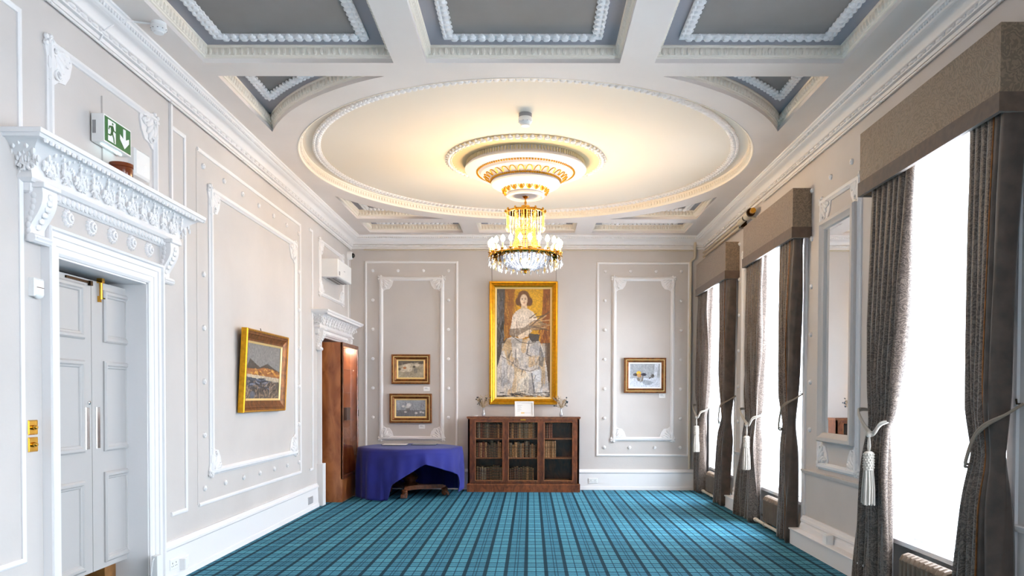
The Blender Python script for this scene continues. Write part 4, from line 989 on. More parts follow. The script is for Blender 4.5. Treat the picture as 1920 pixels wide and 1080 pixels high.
# museum labels
for (x, z, lb) in ((-1.76, 1.66, 'small white caption card under the upper flower painting'), (-1.84, 1.02, 'small white caption card under the lower grey painting'), (2.22, 1.556, 'small white caption card under the right hand still life')):
    t = thing('caption_card', lb, 'label', (x, YB, z), 'caption cards'); b = MB(); b.fbox(FB, x - .052, x + .052, z, z + .07, 0, .004); b.build('card', M['paper'], t)
    b = MB(); b.fbox(FB, x - .035, x + .01, z + .045, z + .052, .004, .0046); b.fbox(FB, x - .035, x + .03, z + .03, z + .034, .004, .0046); b.build('print', M['ink'], t)

# ================================================================== CEILING ROSE
t = thing('ceiling_rose', 'stepped white and gold plaster ceiling rose above the chandelier', 'ceiling rose', (CX, CY, 3.92))
c = Vector((CX, CY, 0))
b = MB(); b.lathe([(.70, 4.348), (.93, 4.348), (.93, 4.335), (.87, 4.322), (.70, 4.318)], c, 96); b.build('outer_disc', M['rosecream'], t, True)
b = MB()
for i in range(72):
    q = 2 * PI * i / 72; d = Vector((math.cos(q), math.sin(q), 0)); e = Vector((-d.y, d.x, 0))
    b.ell(c + d * .905 + Z_ * 4.325, e * .036, d * .022, Z_ * .02, 8, 5); b.ell(c + d * .935 + Z_ * 4.33, e * .016, d * .014, Z_ * .014, 6, 4); b.ell(c + d * .872 + Z_ * 4.322, e * .03, d * .010, Z_ * .011, 6, 4)
b.build('braided_ring', M['trim'], t, True)
b = MB(); b.lathe([(.70, 4.33), (.685, 4.325), (.68, 4.26), (.70, 4.25), (.715, 4.24), (.715, 4.225), (.69, 4.215), (.58, 4.21), (.575, 4.2), (.565, 4.205), (.555, 4.215), (.545, 4.2), (.53, 4.175), (.50, 4.16), (.47, 4.165), (.44, 4.15), (.40, 4.10), (.395, 4.085), (.41, 4.075), (.40, 4.055), (.375, 4.04), (.33, 4.02), (.27, 4.01), (.255, 4.0), (.215, 3.955), (.225, 3.945), (.225, 3.925), (.20, 3.915), (.18, 3.93), (.001, 3.94)], c, 96)
b.build('stepped_body', M['rose'], t, True, angle=30)
b = MB()
for i in range(120):
    q = 2 * PI * i / 120; d = Vector((math.cos(q), math.sin(q), 0)); e = Vector((-d.y, d.x, 0)); b.ell(c + d * .69 + Z_ * 4.293, e * .013, d * .014, Z_ * .028, 6, 4)
b.build('fluted_band', M['rosecream'], t, True)
b = MB(); 
for i in range(110):
    q = 2 * PI * i / 110; d = Vector((math.cos(q), math.sin(q), 0)); b.ell(c + d * .572 + Z_ * 4.2, X_ * .013, Y_ * .013, Z_ * .012, 5, 4)
b.build('bead_row', M['gold'], t, True); b = MB()
for i in range(92):
    q = 2 * PI * i / 92; d = Vector((math.cos(q), math.sin(q), 0)); b.ell(c + d * .408 + Z_ * 4.105, X_ * .016, Y_ * .016, Z_ * .013, 6, 4)
b.build('bead_row', M['gold'], t, True)
b = MB()
for i in range(30):
    q0 = 2 * PI * i / 30; pts = []
    for k in range(13):
        s_ = k / 12; a = q0 + (s_ - .5) * .17; rr = .425 + .062 * math.sin(PI * s_) ** .6; z = 4.125 + (rr - .425) * .65
        pts.append(c + Vector((math.cos(a) * (rr + .008), math.sin(a) * (rr + .008), z - .006)))
    b.tube(pts, .0065, 5)
b.build('gilded_arches', M['gold'], t, True)
b = MB()
for i in range(18):
    q0 = 2 * PI * i / 18
    for sg in (-1, 1):
        b.tube([c + Vector((math.cos(q0 + sg * a) * rr, math.sin(q0 + sg * a) * rr, z)) for a, rr, z in ((.02, .238, 3.962), (.13, .262, 3.99), (.10, .282, 4.003))], .006, 5)
    d = Vector((math.cos(q0), math.sin(q0), 0)); b.ell(c + d * .262 + Z_ * 3.985, Vector((-d.y, d.x, 0)) * .018, d * .012, Z_ * .03, 6, 4)
b.build('gilded_leaves', M['gold'], t, True)

# ================================================================== CHANDELIER
t = thing('chandelier', 'lit crystal basket chandelier with a ring of candle bulbs', 'chandelier', (CX, CY, 3.05))
b = MB(); b.tube([c + Z_ * 3.94, c + Z_ * 3.83], .008, 8); b.lathe([(.001, 3.93), (.04, 3.925), (.02, 3.905), (.001, 3.9)], c, 16)
for k in range(3): b.tube([c + Vector((.012 * math.cos(a) * (1 if k % 2 else 0), .012 * math.cos(a) * (0 if k % 2 else 1), 3.885 - k * .03 + .02 * math.sin(a))) for a in [i * PI / 5 for i in range(10)]], .004, 5, True)
b.build('hanging_rod', M['brass'], t, True)
b = MB(); b.lathe([(.02, 3.83), (.05, 3.82), (.062, 3.79), (.06, 3.76), (.07, 3.755)], c, 24); b.lathe([(.215, 3.748), (.228, 3.752), (.228, 3.732), (.215, 3.728), (.215, 3.748)], c, 40)
for i in range(12):
    q = 2 * PI * i / 12; d = Vector((math.cos(q), math.sin(q), 0))
    b.tube([c + d * .06 + Z_ * 3.79, c + d * .13 + Z_ * 3.775, c + d * .20 + Z_ * 3.76, c + d * .225 + Z_ * 3.745], .006, 5); b.ell(c + d * .235 + Z_ * 3.755, X_ * .014, Y_ * .014, Z_ * .022, 6, 4)
b.build('crown_ring', M['brass'], t, True)
rn = random.Random(3)
for i in range(30):
    q = 2 * PI * i / 30; d = Vector((math.cos(q), math.sin(q), 0)); b = MB(); n = 9
    for k in range(n): b.octa(c + d * .222 + Z_ * (3.722 - k * .0165), .0085, .0095)
    b.octa(c + d * .222 + Z_ * (3.722 - n * .0165 - .022), .012, .034); b.build('crystal_strand', M['crystalwarm' if i % 3 else 'crystal'], t)
b = MB()
for i in range(26):
    q = 2 * PI * i / 26; d = Vector((math.cos(q), math.sin(q), 0))
    for k in range(30):
        z = 3.745 - k * .0162; u = k / 29; rr = .13 - .015 * math.sin(u * PI) + .09 * max(0, u - .62) ** 1.2 * 1.8
        b.octa(c + d * rr + Z_ * z, .0095, .0085)
b.build('bead_column', M['crystalwarm'], t)
b = MB()
for k in range(9):
    z = 3.72 - k * .052; u = (3.745 - z) / .47; rr = .122 - .015 * math.sin(u * PI) + .09 * max(0, u - .62) ** 1.2 * 1.8
    b.tube([c + Vector((rr * math.cos(a), rr * math.sin(a), z)) for a in [2 * PI * i / 32 for i in range(32)]], .0028, 4, True)
b.build('column_hoops', M['brass'], t, True)
b = MB()
b.lathe([(.27, 3.255), (.285, 3.258), (.29, 3.235), (.28, 3.225), (.27, 3.23), (.27, 3.255)], c, 48)
b.lathe([(.405, 3.238), (.418, 3.245), (.425, 3.225), (.41, 3.215), (.405, 3.238)], c, 64)
b.build('basket_ring', M['brass'], t, True)
for i in range(24):
    q = 2 * PI * (i + .5) / 24; d = Vector((math.cos(q), math.sin(q), 0)); e = Vector((-d.y, d.x, 0)); P_ = c + d * .418
    b = MB(); b.tube([c + d * .28 + Z_ * 3.245, c + d * .33 + Z_ * 3.20, c + d * .39 + Z_ * 3.20, P_ + Z_ * 3.235, P_ + Z_ * 3.255], .006, 5)
    b.tube([c + d * (.345 + .02 * math.cos(a)) + Z_ * (3.235 + .02 * math.sin(a)) for a in [k * .8 for k in range(7)]], .005, 5)
    b.tube([P_ + d * (.022 * math.cos(a)) + Z_ * (3.205 + .02 * math.sin(a)) for a in [k * .8 for k in range(7)]], .005, 5)
    b.lathe([(.008, 3.248), (.026, 3.256), (.028, 3.262), (.012, 3.262), (.009, 3.27)], P_, 12); arm = b.build('scroll_arm', M['brass'], t, True)
    b = MB(); b.lathe([(.009, 3.262), (.009, 3.335), (.001, 3.336)], P_, 10); b.build('candle_sleeve', M['sleeve'], arm, True)
    b = MB(); b.lathe([(.009, 3.334), (.021, 3.35), (.025, 3.368), (.019, 3.388), (.006, 3.408), (.001, 3.412)], P_, 12); b.build('flame_bulb', M['bulb'], arm, True)
b = MB()
for i in range(34):
    q = 2 * PI * i / 34; d = Vector((math.cos(q), math.sin(q), 0))
    for k in range(15):
        u = k / 14; a = u * PI / 2; rr = .28 * math.cos(a) ** .8 + .012; z = 3.235 - .165 * math.sin(a)
        if k > 9 and i % 2: continue
        b.octa(c + d * rr + Z_ * z, .0125, .0105)
b.build('crystal_bowl', M['crystal'], t)
b = MB(); b.lathe([(.262 * math.cos(a) ** .8 + .001, 3.232 - .150 * math.sin(a)) for a in [i / 10 * PI / 2 * .999 for i in range(11)]], c, 40); b.f.pop(); b.build('frosted_bowl', M['frost'], t, True, recalc=False)
b = MB(); b.lathe([(.001, 3.052), (.05, 3.062), (.07, 3.075), (.04, 3.07), (.001, 3.068)], c, 24); b.ell(c + Z_ * 3.04, X_ * .02, Y_ * .02, Z_ * .022); b.build('bowl_boss', M['brass'], t, True)
for i in range(48):
    q = 2 * PI * i / 48; d = Vector((math.cos(q), math.sin(q), 0)); rr, z = ((.432, 3.19), (.385, 3.165))[i % 2]
    b = MB(); b.octa(c + d * rr + Z_ * z, .009, .012); b.octa(c + d * rr + Z_ * (z - .05), .014, .04); b.build('pendant_drop', M['crystalwarm' if i % 2 else 'crystal'], t)
for i in range(24):
    q = 2 * PI * (i + .25) / 24; d = Vector((math.cos(q), math.sin(q), 0)); z = 3.13
    b = MB(); b.octa(c + d * .32 + Z_ * z, .008, .01); b.octa(c + d * .32 + Z_ * (z - .045), .013, .036); b.build('pendant_drop', M['crystal'], t)
b = MB(); b.ell(c + Z_ * 3.16, X_ * .045, Y_ * .045, Z_ * .045, 12, 8); b.build('inner_lamp', M['innerlamp'], t, True)
b = MB()
for k in range(9): b.ell(c + Vector((.16, -.33, 3.12 - k * .022)), X_ * .005, Y_ * .005, Z_ * .007, 6, 4)
b.build('pull_chain', M['crystal'], t, True)

# ================================================================== SMALL FIXTURES
def smoke(x, y, z, s, label, deep=1):
    t = thing('smoke_detector', label, 'detector', (x, y, z))
    b = MB(); b.lathe([(.052 * s, z), (.052 * s, z - .02 * deep), (.048 * s, z - .026 * deep)], (x, y, 0), 28); b.build('base', M['greyplastic' if deep > 1 else 'plastic'], t, True)
    b = MB(); b.lathe([(.05 * s, z - .02 * deep), (.055 * s, z - .03 * deep), (.055 * s, z - .05 * deep), (.04 * s, z - .062 * deep), (.034 * s, z - .064 * deep), (.034 * s, z - .075 * deep), (.001, z - .078 * deep)], (x, y, 0), 28); b.build('head', M['plastic'], t, True)
    b = MB()
    for i in range(10):
        q = 2 * PI * i / 10; b.ell((x + .052 * s * math.cos(q), y + .052 * s * math.sin(q), z - .05 * deep), X_ * .006, Y_ * .006, Z_ * .004, 5, 4)
    b.build('vent_slots', M['greyplastic'], t, True)
smoke(-2.70, 5.60, ZC, 1.0, 'white smoke detector on the coffered ceiling border, upper left')
smoke(-.063, 7.63, ZR, 1.25, 'white smoke detector inside the great ceiling circle', 1.6)
b = MB(); b.tube([Vector((-2.75, 5.60, ZC - .006)), Vector((-2.86, 5.56, ZC - .01)), Vector((-2.875, 5.5, ZC - .03)), Vector((-2.93, 5.47, 4.2)), Vector((-2.99, 5.42, 4.12)), Vector((-3.02, 5.40, 4.03))], .007, 6)
tag(b.build('detector_cable', M['trim'], None, True), 'white cable from the upper left smoke detector over the cornice', 'cable')
# exit sign
t = thing('exit_sign', 'green and white running man exit sign above the near door', 'sign', (XL + .05, 5.5, 3.31))
b = MB(); b.fbox(FL, 5.315, 5.675, 3.315, 3.505, .014, .10); b.build('housing', M['plastic'], t)
b = MB(); b.fbox(FL, 5.325, 5.665, 3.325, 3.495, .10, .102); b.build('green_panel', M['green'], t, label='green face panel')
def pic(polys, name):
    b = MB()
    for P in polys: b.prism([(5.325 + u * .34, 3.325 + v * .17) for u, v in P], FL, .1022, .1034)
    return b
pic([[(.11, .07), (.40, .07), (.40, .93), (.11, .93)]], '').build('white_doorway', M['paper'], t)
pic([[(.70, .92), (.80, .92), (.80, .50), (.93, .62), (.93, .42), (.75, .10), (.57, .42), (.57, .62), (.70, .50)]], '').build('down_arrow', M['paper'], t)
b = MB()
def man(P): b.prism([(5.325 + u * .34, 3.325 + v * .17) for u, v in P], FL, .1036, .1044)
man([(.285 + .026 * math.cos(a), .83 + .052 * math.sin(a)) for a in [i * PI / 5 for i in range(10)]])
man([(.20, .72), (.30, .76), (.33, .66), (.29, .44), (.22, .44)]); man([(.20, .72), (.22, .66), (.17, .62), (.15, .52), (.12, .54), (.14, .68)]); man([(.30, .74), (.34, .60), (.42, .58), (.41, .52), (.31, .55), (.28, .68)])
man([(.22, .46), (.29, .46), (.34, .28), (.36, .08), (.32, .08), (.30, .26)]); man([(.22, .48), (.27, .42), (.22, .30), (.11, .28), (.11, .34), (.19, .36)])
b.build('running_figure', M['green'], t)
b = MB(); b.box(XL + .101 - .05, XL + .06, 5.36, 5.62, 3.308, 3.315); b.ell((XL + .06, 5.56, 3.306), X_ * .008, Y_ * .01, Z_ * .006); b.build('lamp_strip', M['led'], t, True)
b = MB(); b.box(XL + .02, XL + .045, 5.3145, 5.315, 3.37, 3.46); b.build('rating_plate', M['greyplastic'], t)
b = MB(); b.fbox(FL, 5.46, 5.60, 3.11, 3.68, 0, .012); tag(b.build('backing_board', M['wall']), 'wall coloured cable cover board behind the exit sign', 'board')
t = thing('wireless_router', 'white wall box with thin cable beside the exit sign', 'box', (XL + .03, 5.95, 3.22))
b = MB(); b.bbox(FL, 5.83, 6.06, 3.235, 3.44, 0, .055, .015); b.build('case', M['plastic'], t)
b = MB(); b.ell(FL(5.98, 3.33, .055), X_ * .003, Y_ * .005, Z_ * .005); b.build('indicator', M['led'], t)
b = MB(); b.tube([FL(6.06, 3.40, .03), FL(6.10, 3.34, .02), FL(6.115, 3.25, .015), FL(6.08, 3.17, .03), FL(6.0, 3.12, .06)], .003, 5); b.build('cable', M['plastic'], t, True)
t = thing('amber_jar', 'brown amber jar standing on the near door cornice', 'jar', (XL + .12, 5.5, 3.10))
b = MB(); b.lathe([(.07, 3.10), (.075, 3.11), (.075, 3.18), (.08, 3.185), (.08, 3.21), (.072, 3.21), (.068, 3.18), (.068, 3.12), (.001, 3.115)], (XL + .12, 5.5, 0), 24); b.build('body', M['amber'], t, True)
# conduit up to the cornice
b = MB(); b.fbox(FL, 6.485, 6.515, 3.10, 4.03, 0, .02); tag(b.build('cable_trunking', M['trim']), 'vertical white cable trunking above the near door cornice', 'trunking')
# motion sensor
t = thing('motion_sensor', 'white motion sensor left of the near door frame', 'sensor', (XL + .02, 4.70, 2.16))
b = MB(); b.bbox(FL, 4.655, 4.745, 2.165, 2.275, 0, .045, .012); b.build('case', M['plastic'], t)
b = MB(); b.ell(FL(4.70, 2.185, .03), Y_ * .04, X_ * .025, Z_ * .035, 12, 8); b.build('lens', M['plastic'], t, True)
b = MB(); b.fbox(FL, 4.665, 4.735, 2.217, 2.221, .045, .046); b.build('slot', M['iron'], t)
# brass switches
for k, z in enumerate((1.365, 1.26)):
    t = thing('dimmer_switch', ('upper' if k == 0 else 'lower') + ' square brass dimmer switch beside the near door', 'switch', (XL, 4.68, z - .045), 'brass dimmer switches')
    b = MB(); b.bbox(FL, 4.635, 4.725, z - .045, z + .045, 0, .008, .006); b.build('plate', M['brass'], t)
    b = MB(); b.lathe([(.016, 0), (.014, .018), (.010, .022), (.001, .022)], FL(4.68, z, .008), 16, (Y_, Z_, X_)); b.build('knob', M['brass'], t, True)
# sockets on skirtings
def socket(F, u0, u1, v0, v1, n, label, m='plastic', holes=True):
    t = thing('wall_socket', label, 'socket', tuple(F((u0 + u1) / 2, v0, n)))
    b = MB(); b.bbox(F, u0, u1, v0, v1, n, n + .012, .004); b.build('plate', M[m], t)
    if holes:
        b = MB()
        for k in (0, 1):
            uc = u0 + (u1 - u0) * (.27 + .46 * k); h = v1 - v0; vc = v0 + h * .4
            b.fbox(F, uc - .004, uc + .004, vc + h * .12, vc + h * .28, n + .012, n + .0126)
            for s_ in (-1, 1): b.fbox(F, uc + s_ * .013 - .004, uc + s_ * .013 + .004, vc - h * .12, vc - h * .04, n + .012, n + .0126)
        b.build('pin_slots', M['black'], t)
socket(FL, 6.37, 6.51, .10, .19, .034, 'double socket low on the skirting right of the near door')
t = thing('plug_adaptor', 'white plug adaptor on the skirting near the double socket', 'adaptor', (XL + .05, 6.62, .08)); b = MB(); b.bbox(FL, 6.55, 6.60, .07, .165, .034, .09, .005); b.bbox(FL, 6.60, 6.72, .075, .165, .034, .046, .004); b.build('case', M['plastic'], t)
b = MB(); b.fbox(FL, 6.65, 6.68, .13, .136, .046, .047); b.build('slots', M['ink'], t)
socket(FL, 10.36, 10.58, .09, .19, .034, 'satin metal socket plate on the skirting before the cabinet', 'socket', False)
socket(FB, .98, 1.13, .108, .198, .034, 'double socket on the back skirting right of the bookcase')
t = thing('skirting_trunking', 'short white cable box at the foot of the near door frame', 'trunking', (XL + .09, 6.2, 0)); b = MB(); b.box(XL + .07, XL + .115, 6.0, 6.085, 0, .30); b.build('case', M['plastic'], t)
b = MB(); b.tube([Vector((XL + .09, 6.04, .30)), Vector((XL + .09, 5.98, .27)), Vector((XL + .08, 5.96, .1)), Vector((XL + .05, 5.90, .02))], .005, 5); b.build('cable', M['plastic'], t, True)
# small white box on the pier ledge
t = thing('sensor_box', 'small white sensor box sitting on the ledge below the mirror', 'box', (2.84, 7.35, .157)); b = MB(); b.box(2.81, 2.865, 7.26, 7.37, .158, .262); b.box(2.80, 2.81, 7.27, 7.36, .17, .255); b.build('case', M['plastic'], t)
# cctv dome
t = thing('dome_camera', 'white dome security camera in the far left corner under the cornice', 'camera', (XL + .02, 12.75, 3.87))
b = MB(); b.lathe([(.07, 0), (.07, .05), (.06, .075), (.045, .08)], FL(12.80, 3.90, 0), 24, (Y_, Z_, X_)); b.build('housing', M['plastic'], t, True)
b = MB(); b.ell(FL(12.80, 3.90, .075), Y_ * .045, Z_ * .045, X_ * .045, 16, 8); b.build('dome', M['black'], t, True)
# air conditioner
t = thing('wall_heater', 'white wall mounted heater box over the far door', 'heater', (XL + .12, 11.6, 3.29))
b = MB(); b.bbox(FL, 11.17, 11.98, 3.30, 3.56, .0, .25, .01); b.build('case', M['plastic'], t)
b = MB(); b.box(XL + .05, XL + .20, 11.28, 11.9, 3.288, 3.301); b.build('louvre', M['greyplastic'], t)
for k in range(2): b = MB(); b.box(XL + .08 + .06 * k, XL + .09 + .06 * k, 11.28, 11.9, 3.283, 3.288); b.build('louvre_blade', M['black'], t)
b = MB(); b.fbox(FL, 11.21, 11.27, 3.33, 3.385, .25, .252); b.build('control_badge', M['greyplastic'], t)
b = MB(); b.fbox(FL, 11.50, 11.58, 3.425, 3.432, .25, .251); b.build('name_mark', M['ink'], t)

# ================================================================== BOOKCASE
BX0, BX1, BY0, BY1 = -1.03, .80, 12.62, 12.948
t = thing('glazed_bookcase', 'low walnut three door glazed bookcase under the portrait', 'bookcase', ((BX0 + BX1) / 2, 12.8, 0))
FF = Fr((0, BY0, 0), X_, Z_, -Y_)
b = MB(); b.box(BX0 - .015, BX1 + .015, BY0 - .02, BY1, 0, .118); b.sweep([(BX0 - .015, 0), (BX1 + .015, 0)], [(.118, 0), (.118, .022), (.128, .015), (.136, 0)], FF, False, True); b.build('plinth', M['walnut'], t)
b = MB(); b.box(BX0 - .02, BX1 + .02, BY0 - .025, BY1 + .0, 1.215, 1.238); b.build('top', M['walnut'], t)
b = MB(); b.box(BX0 - .01, BX1 + .01, BY0 - .015, BY1, 1.20, 1.215); b.build('top_moulding', M['walnutlight'], t)
b = MB(); b.box(BX0, BX0 + .03, BY0, BY1, .118, 1.2); b.build('side_panel', M['walnut'], t)
b = MB(); b.box(BX1 - .03, BX1, BY0, BY1, .118, 1.2); b.build('side_panel', M['walnut'], t)
b = MB(); b.box(BX0 + .03, BX1 - .03, BY1 - .015, BY1, .118, 1.2); b.build('back_panel', M['rosewood'], t)
b = MB(); b.fbox(FF, BX0, -.935, .118, 1.2, -.02, 0); b.fbox(FF, .716, BX1, .118, 1.2, -.02, 0); b.fbox(FF, -.935, .716, 1.18, 1.2, -.02, 0); b.fbox(FF, -.935, .716, .118, .16, -.02, 0)
b.fbox(FF, -.43, -.392, .16, 1.18, -.02, 0); b.fbox(FF, .146, .192, .16, 1.18, -.02, 0); b.build('face_frame', M['walnut'], t)
BAYX = [(-1.0, -.411), (-.411, .169), (.169, .77)]
for x in (-.411, .169): b = MB(); b.box(x - .012, x + .012, BY0 + .02, BY1 - .015, .12, 1.2); b.build('partition', M['rosewood'], t)
SHZ = [.565, .885]
for (a, c_) in BAYX:
    for z in SHZ: b = MB(); b.box(a + .012, c_ - .012, BY0 + .03, BY1 - .015, z - .02, z); b.build('shelf', M['walnutlight'], t)
    b = MB(); b.box(a + .012, c_ - .012, BY0 + .02, BY1 - .015, .135, .165); b.build('bottom_board', M['walnut'], t)
for (a, c_) in ((-.935, -.43), (-.392, .146), (.192, .716)):
    b = MB(); b.sweep(rect(a, c_, .16, 1.18), [(0, .002), (0, .018), (.03, .018), (.034, .012), (.034, .002)], FF, True, True); d = b.build('door', M['walnut'], t)
    b = MB(); b.sweep(rect(a + .024, c_ - .024, .184, 1.156), [(0, .018), (.002, .026), (.008, .024), (.011, .014)], FF, True, True); b.build('door_bead', M['walnutlight'], d)
    b = MB(); b.fbox(FF, a + .032, c_ - .032, .192, 1.148, .006, .009); b.build('glass_pane', M['smokeglass'], d)
b = MB(); b.fbox(FF, -.166, -.08, 1.178, 1.2, .0, .024); b.build('brass_plate', M['brass'], t, label='small brass nameplate')
# books -----
ORD = ['first', 'second', 'third', 'fourth', 'fifth', 'sixth', 'seventh', 'eighth', 'ninth', 'tenth', 'eleventh', 'twelfth', 'thirteenth', 'fourteenth', 'fifteenth', 'sixteenth']
def make_book(x, w, h, d, z, lean, ci, label, group):
    t = thing('leather_book', label, 'book', (x, BY0 + .14, z), group); ca, sa = math.cos(lean), math.sin(lean); y0 = BY0 + .045 + random.uniform(0, .02)
    def T(pts): return [(x + (px - x) * ca + (pz - z) * sa, py, z + max(0, (pz - z) * ca - (px - x) * sa * (1 if lean else 0)) if True else 0) for px, py, pz in pts]
    b = MB()   # rounded spine cover
    for (xa, xb, ya, yb, za, zb) in ((x, x + .004, y0 + .006, y0 + d, 0, h), (x + w - .004, x + w, y0 + .006, y0 + d, 0, h)): b.box(xa, xb, ya, yb, z + za, z + zb)
    n = 5; sp = [(x + w * k / n, y0 + .006 - .006 * math.sin(PI * k / n)) for k in range(n + 1)]
    vs = [(px, py, zz) for zz in (z, z + h) for px, py in sp] + [(x + w, y0 + .012, z), (x, y0 + .012, z), (x + w, y0 + .012, z + h), (x, y0 + .012, z + h)]
    m_ = n + 1; b.add(vs, [(k, k + 1, m_ + k + 1, m_ + k) for k in range(n)] + [tuple(range(m_))[::-1] + (2 * m_ + 1, 2 * m_), tuple(range(m_, 2 * m_)) + (2 * m_ + 2, 2 * m_ + 3)])
    b.v = T(b.v); b.build('cover', BOOKM[ci], t)
    b = MB(); b.box(x + .004, x + w - .004, y0 + .012, y0 + d - .004, z + .003, z + h - .004); b.v = T(b.v); b.build('pages', M['goldpale'], t)
    b = MB()
    for fz in (.12, .3, .48, .66, .84): b.box(x + w * .1, x + w * .9, y0 - .0035, y0 + .004, z + h * fz, z + h * fz + .005)
    b.v = T(b.v); b.build('spine_bands', M['goldbrown' if ci in (1, 3) else 'walnutlight'], t)
    return t
ROWS = {  # bay, tier: list of (start fraction, width, height, leather, lean)
}
rnb = random.Random(11)
SPEC = [ # bay, tier, x start, x end, count, hmin, hmax, colours, gaps
 (0, 2, -.895, -.455, 14, .235, .275, [0, 0, 4, 2, 3, 3, 1, 3]), (0, 1, -.90, -.455, 13, .20, .27, [0, 2, 0, 1, 1, 4, 2]), (0, 0, -.895, -.475, 10, .22, .27, [0, 2, 2, 0, 3]),
 (1, 2, -.355, .085, 14, .235, .265, [3, 1, 3, 2, 0, 0, 2]), (1, 1, -.355, .105, 13, .20, .27, [0, 2, 3, 3, 3, 1, 0]), (1, 0, -.355, .055, 12, .20, .26, [0, 2, 1, 2, 0]),
 (2, 2, .225, .36, 4, .235, .25, [4, 4, 0, 4]), (2, 1, .225, .42, 5, .27, .275, [1, 1, 3, 1])]
BN = ['left', 'middle', 'right']; TNm = ['bottom', 'middle', 'top']
for bay, tier, xa, xb, n, h0, h1, cols in SPEC:
    zb = (.165, SHZ[0], SHZ[1])[tier]; ws = [rnb.uniform(.7, 1.3) for _ in range(n)]; gap = .0012; tot = sum(ws); x = xa
    for k in range(n):
        w = (xb - xa - gap * n) * ws[k] / tot; ci = rnb.choice(cols); h = rnb.uniform(h0, h1)
        if bay == 0 and tier == 2: h = .275 - .05 * k / n + rnb.uniform(-.01, .01)
        h = min(h, .285)
        lab = '%s leather book, %s from left, %s shelf, %s bay of the bookcase' % (BOOKC[ci], ORD[k], TNm[tier], BN[bay])
        make_book(x, w, h, .2, zb + .0005, 0, ci, lab, 'books on the %s shelf of the %s bay' % (TNm[tier], BN[bay])); x += w + gap
t = thing('leather_book', 'thin brown book lying flat at the bottom of the right bookcase bay', 'book', (.45, 12.75, .166))
b = MB(); b.box(.24, .64, BY0 + .05, BY0 + .26, .1655, .172); b.box(.24, .64, BY0 + .05, BY0 + .26, .188, .194); b.box(.24, .64, BY0 + .255, BY0 + .26, .172, .188); b.build('cover', BOOKM[1], t)
b = MB(); b.box(.243, .637, BY0 + .053, BY0 + .255, .172, .188); b.build('pages', M['goldpale'], t)
# things on the bookcase
def vase(x, y, label, mirror, teal):
    t = thing('bud_vase', label, 'vase', (x, y, 1.238)); b = MB()
    b.lathe([(.02, 1.239), (.026, 1.25), (.03, 1.28), (.022, 1.31), (.012, 1.33), (.011, 1.375), (.015, 1.385), (.012, 1.384), (.008, 1.375), (.009, 1.33), (.018, 1.31), (.025, 1.28), (.02, 1.245), (.001, 1.243)], (x, y, 0), 20); b.build('glass_body', M['crystal'], t, True)
    r_ = random.Random(int(x * 100) + 500); b = MB(); s = MB(); s2 = MB()
    for k in range(26):
        a = r_.uniform(-1, 1); l = r_.uniform(.12, .22); dx = math.sin(a) * l * .75; dy = r_.uniform(-.05, .05); top = Vector((x + dx, y + dy, 1.375 + l * math.cos(a * .7)))
        b.tube([Vector((x, y, 1.27)), Vector((x, y, 1.37)), Vector((x + dx * .4, y + dy * .5, 1.375 + l * .45)), top], .0022, 4)
        if k % 2: 
            D = (top - Vector((x + dx * .4, y + dy * .5, 1.375 + l * .45))).normalized(); b.ell(top, D.orthogonal().normalized() * .007, D.cross(D.orthogonal()).normalized() * .006, D * .03, 5, 4)
    for k in range(22):
        sx = r_.choice((-1, 1)); px = x + sx * r_.uniform(.035, .12); pz = 1.47 + r_.uniform(-.06, .09); tg = s2 if (teal and sx > 0) else s
        tg.ell((px, y + r_.uniform(-.04, .04), pz), X_ * r_.uniform(.008, .014), Y_ * .01, Z_ * r_.uniform(.008, .013), 6, 4); b.tube([Vector((x + sx * .01, y, 1.38)), Vector((px, y, pz))], .0016, 4)
    b.build('dried_stems', M['dried'], t, True); s.build('seed_heads', M['seed'], t, True)
    if teal: s2.build('teal_leaves', M['tealseed'], t, True)
vase(-.785, 12.78, 'glass bud vase of dried flowers on the left of the bookcase top', 1, False)
vase(.505, 12.78, 'glass bud vase of dried flowers and teal leaves on the right of the bookcase', -1, True)
t = thing('framed_certificate', 'white framed certificate leaning in the middle of the bookcase top', 'frame', (-.107, 12.78, 1.238))
tl = math.radians(12); GC = Fr((0, 12.76, 1.2385), X_, Vector((0, math.sin(tl), math.cos(tl))), Vector((0, -math.cos(tl), math.sin(tl))))
b = MB(); b.sweep(rect(-.265, .05, 0, .255), [(0, -.005), (0, .014), (.02, .014), (.024, .008), (.024, -.005)], GC, True, True); b.build('frame', M['plastic'], t)
b = MB(); b.fbox(GC, -.243, .028, .022, .233, -.004, .004); b.build('certificate', M['paper'], t)
b = MB()
for k, (l, w) in enumerate(((-.22, .08), (-.22, .06), (-.22, .07), (-.22, .05), (-.22, .065), (-.22, .04))): b.fbox(GC, l, l + w, .19 - k * .02, .193 - k * .02, .004, .0044)
b.fbox(GC, -.12, .0, .06, .063, .004, .0044); b.build('print', M['ink'], t)
b = MB(); b.fbox(GC, -.16, -.105, .05, .07, .004, .0046); b.build('gold_seal', M['goldpale'], t)
t = thing('white_dish', 'tiny white dish at the left end of the bookcase top', 'dish', (-.91, 12.74, 1.238)); b = MB(); b.lathe([(.02, 1.239), (.034, 1.243), (.038, 1.256), (.035, 1.256), (.03, 1.246), (.001, 1.244)], (-.91, 12.74, 0), 20); b.build('bowl', M['plastic'], t, True)

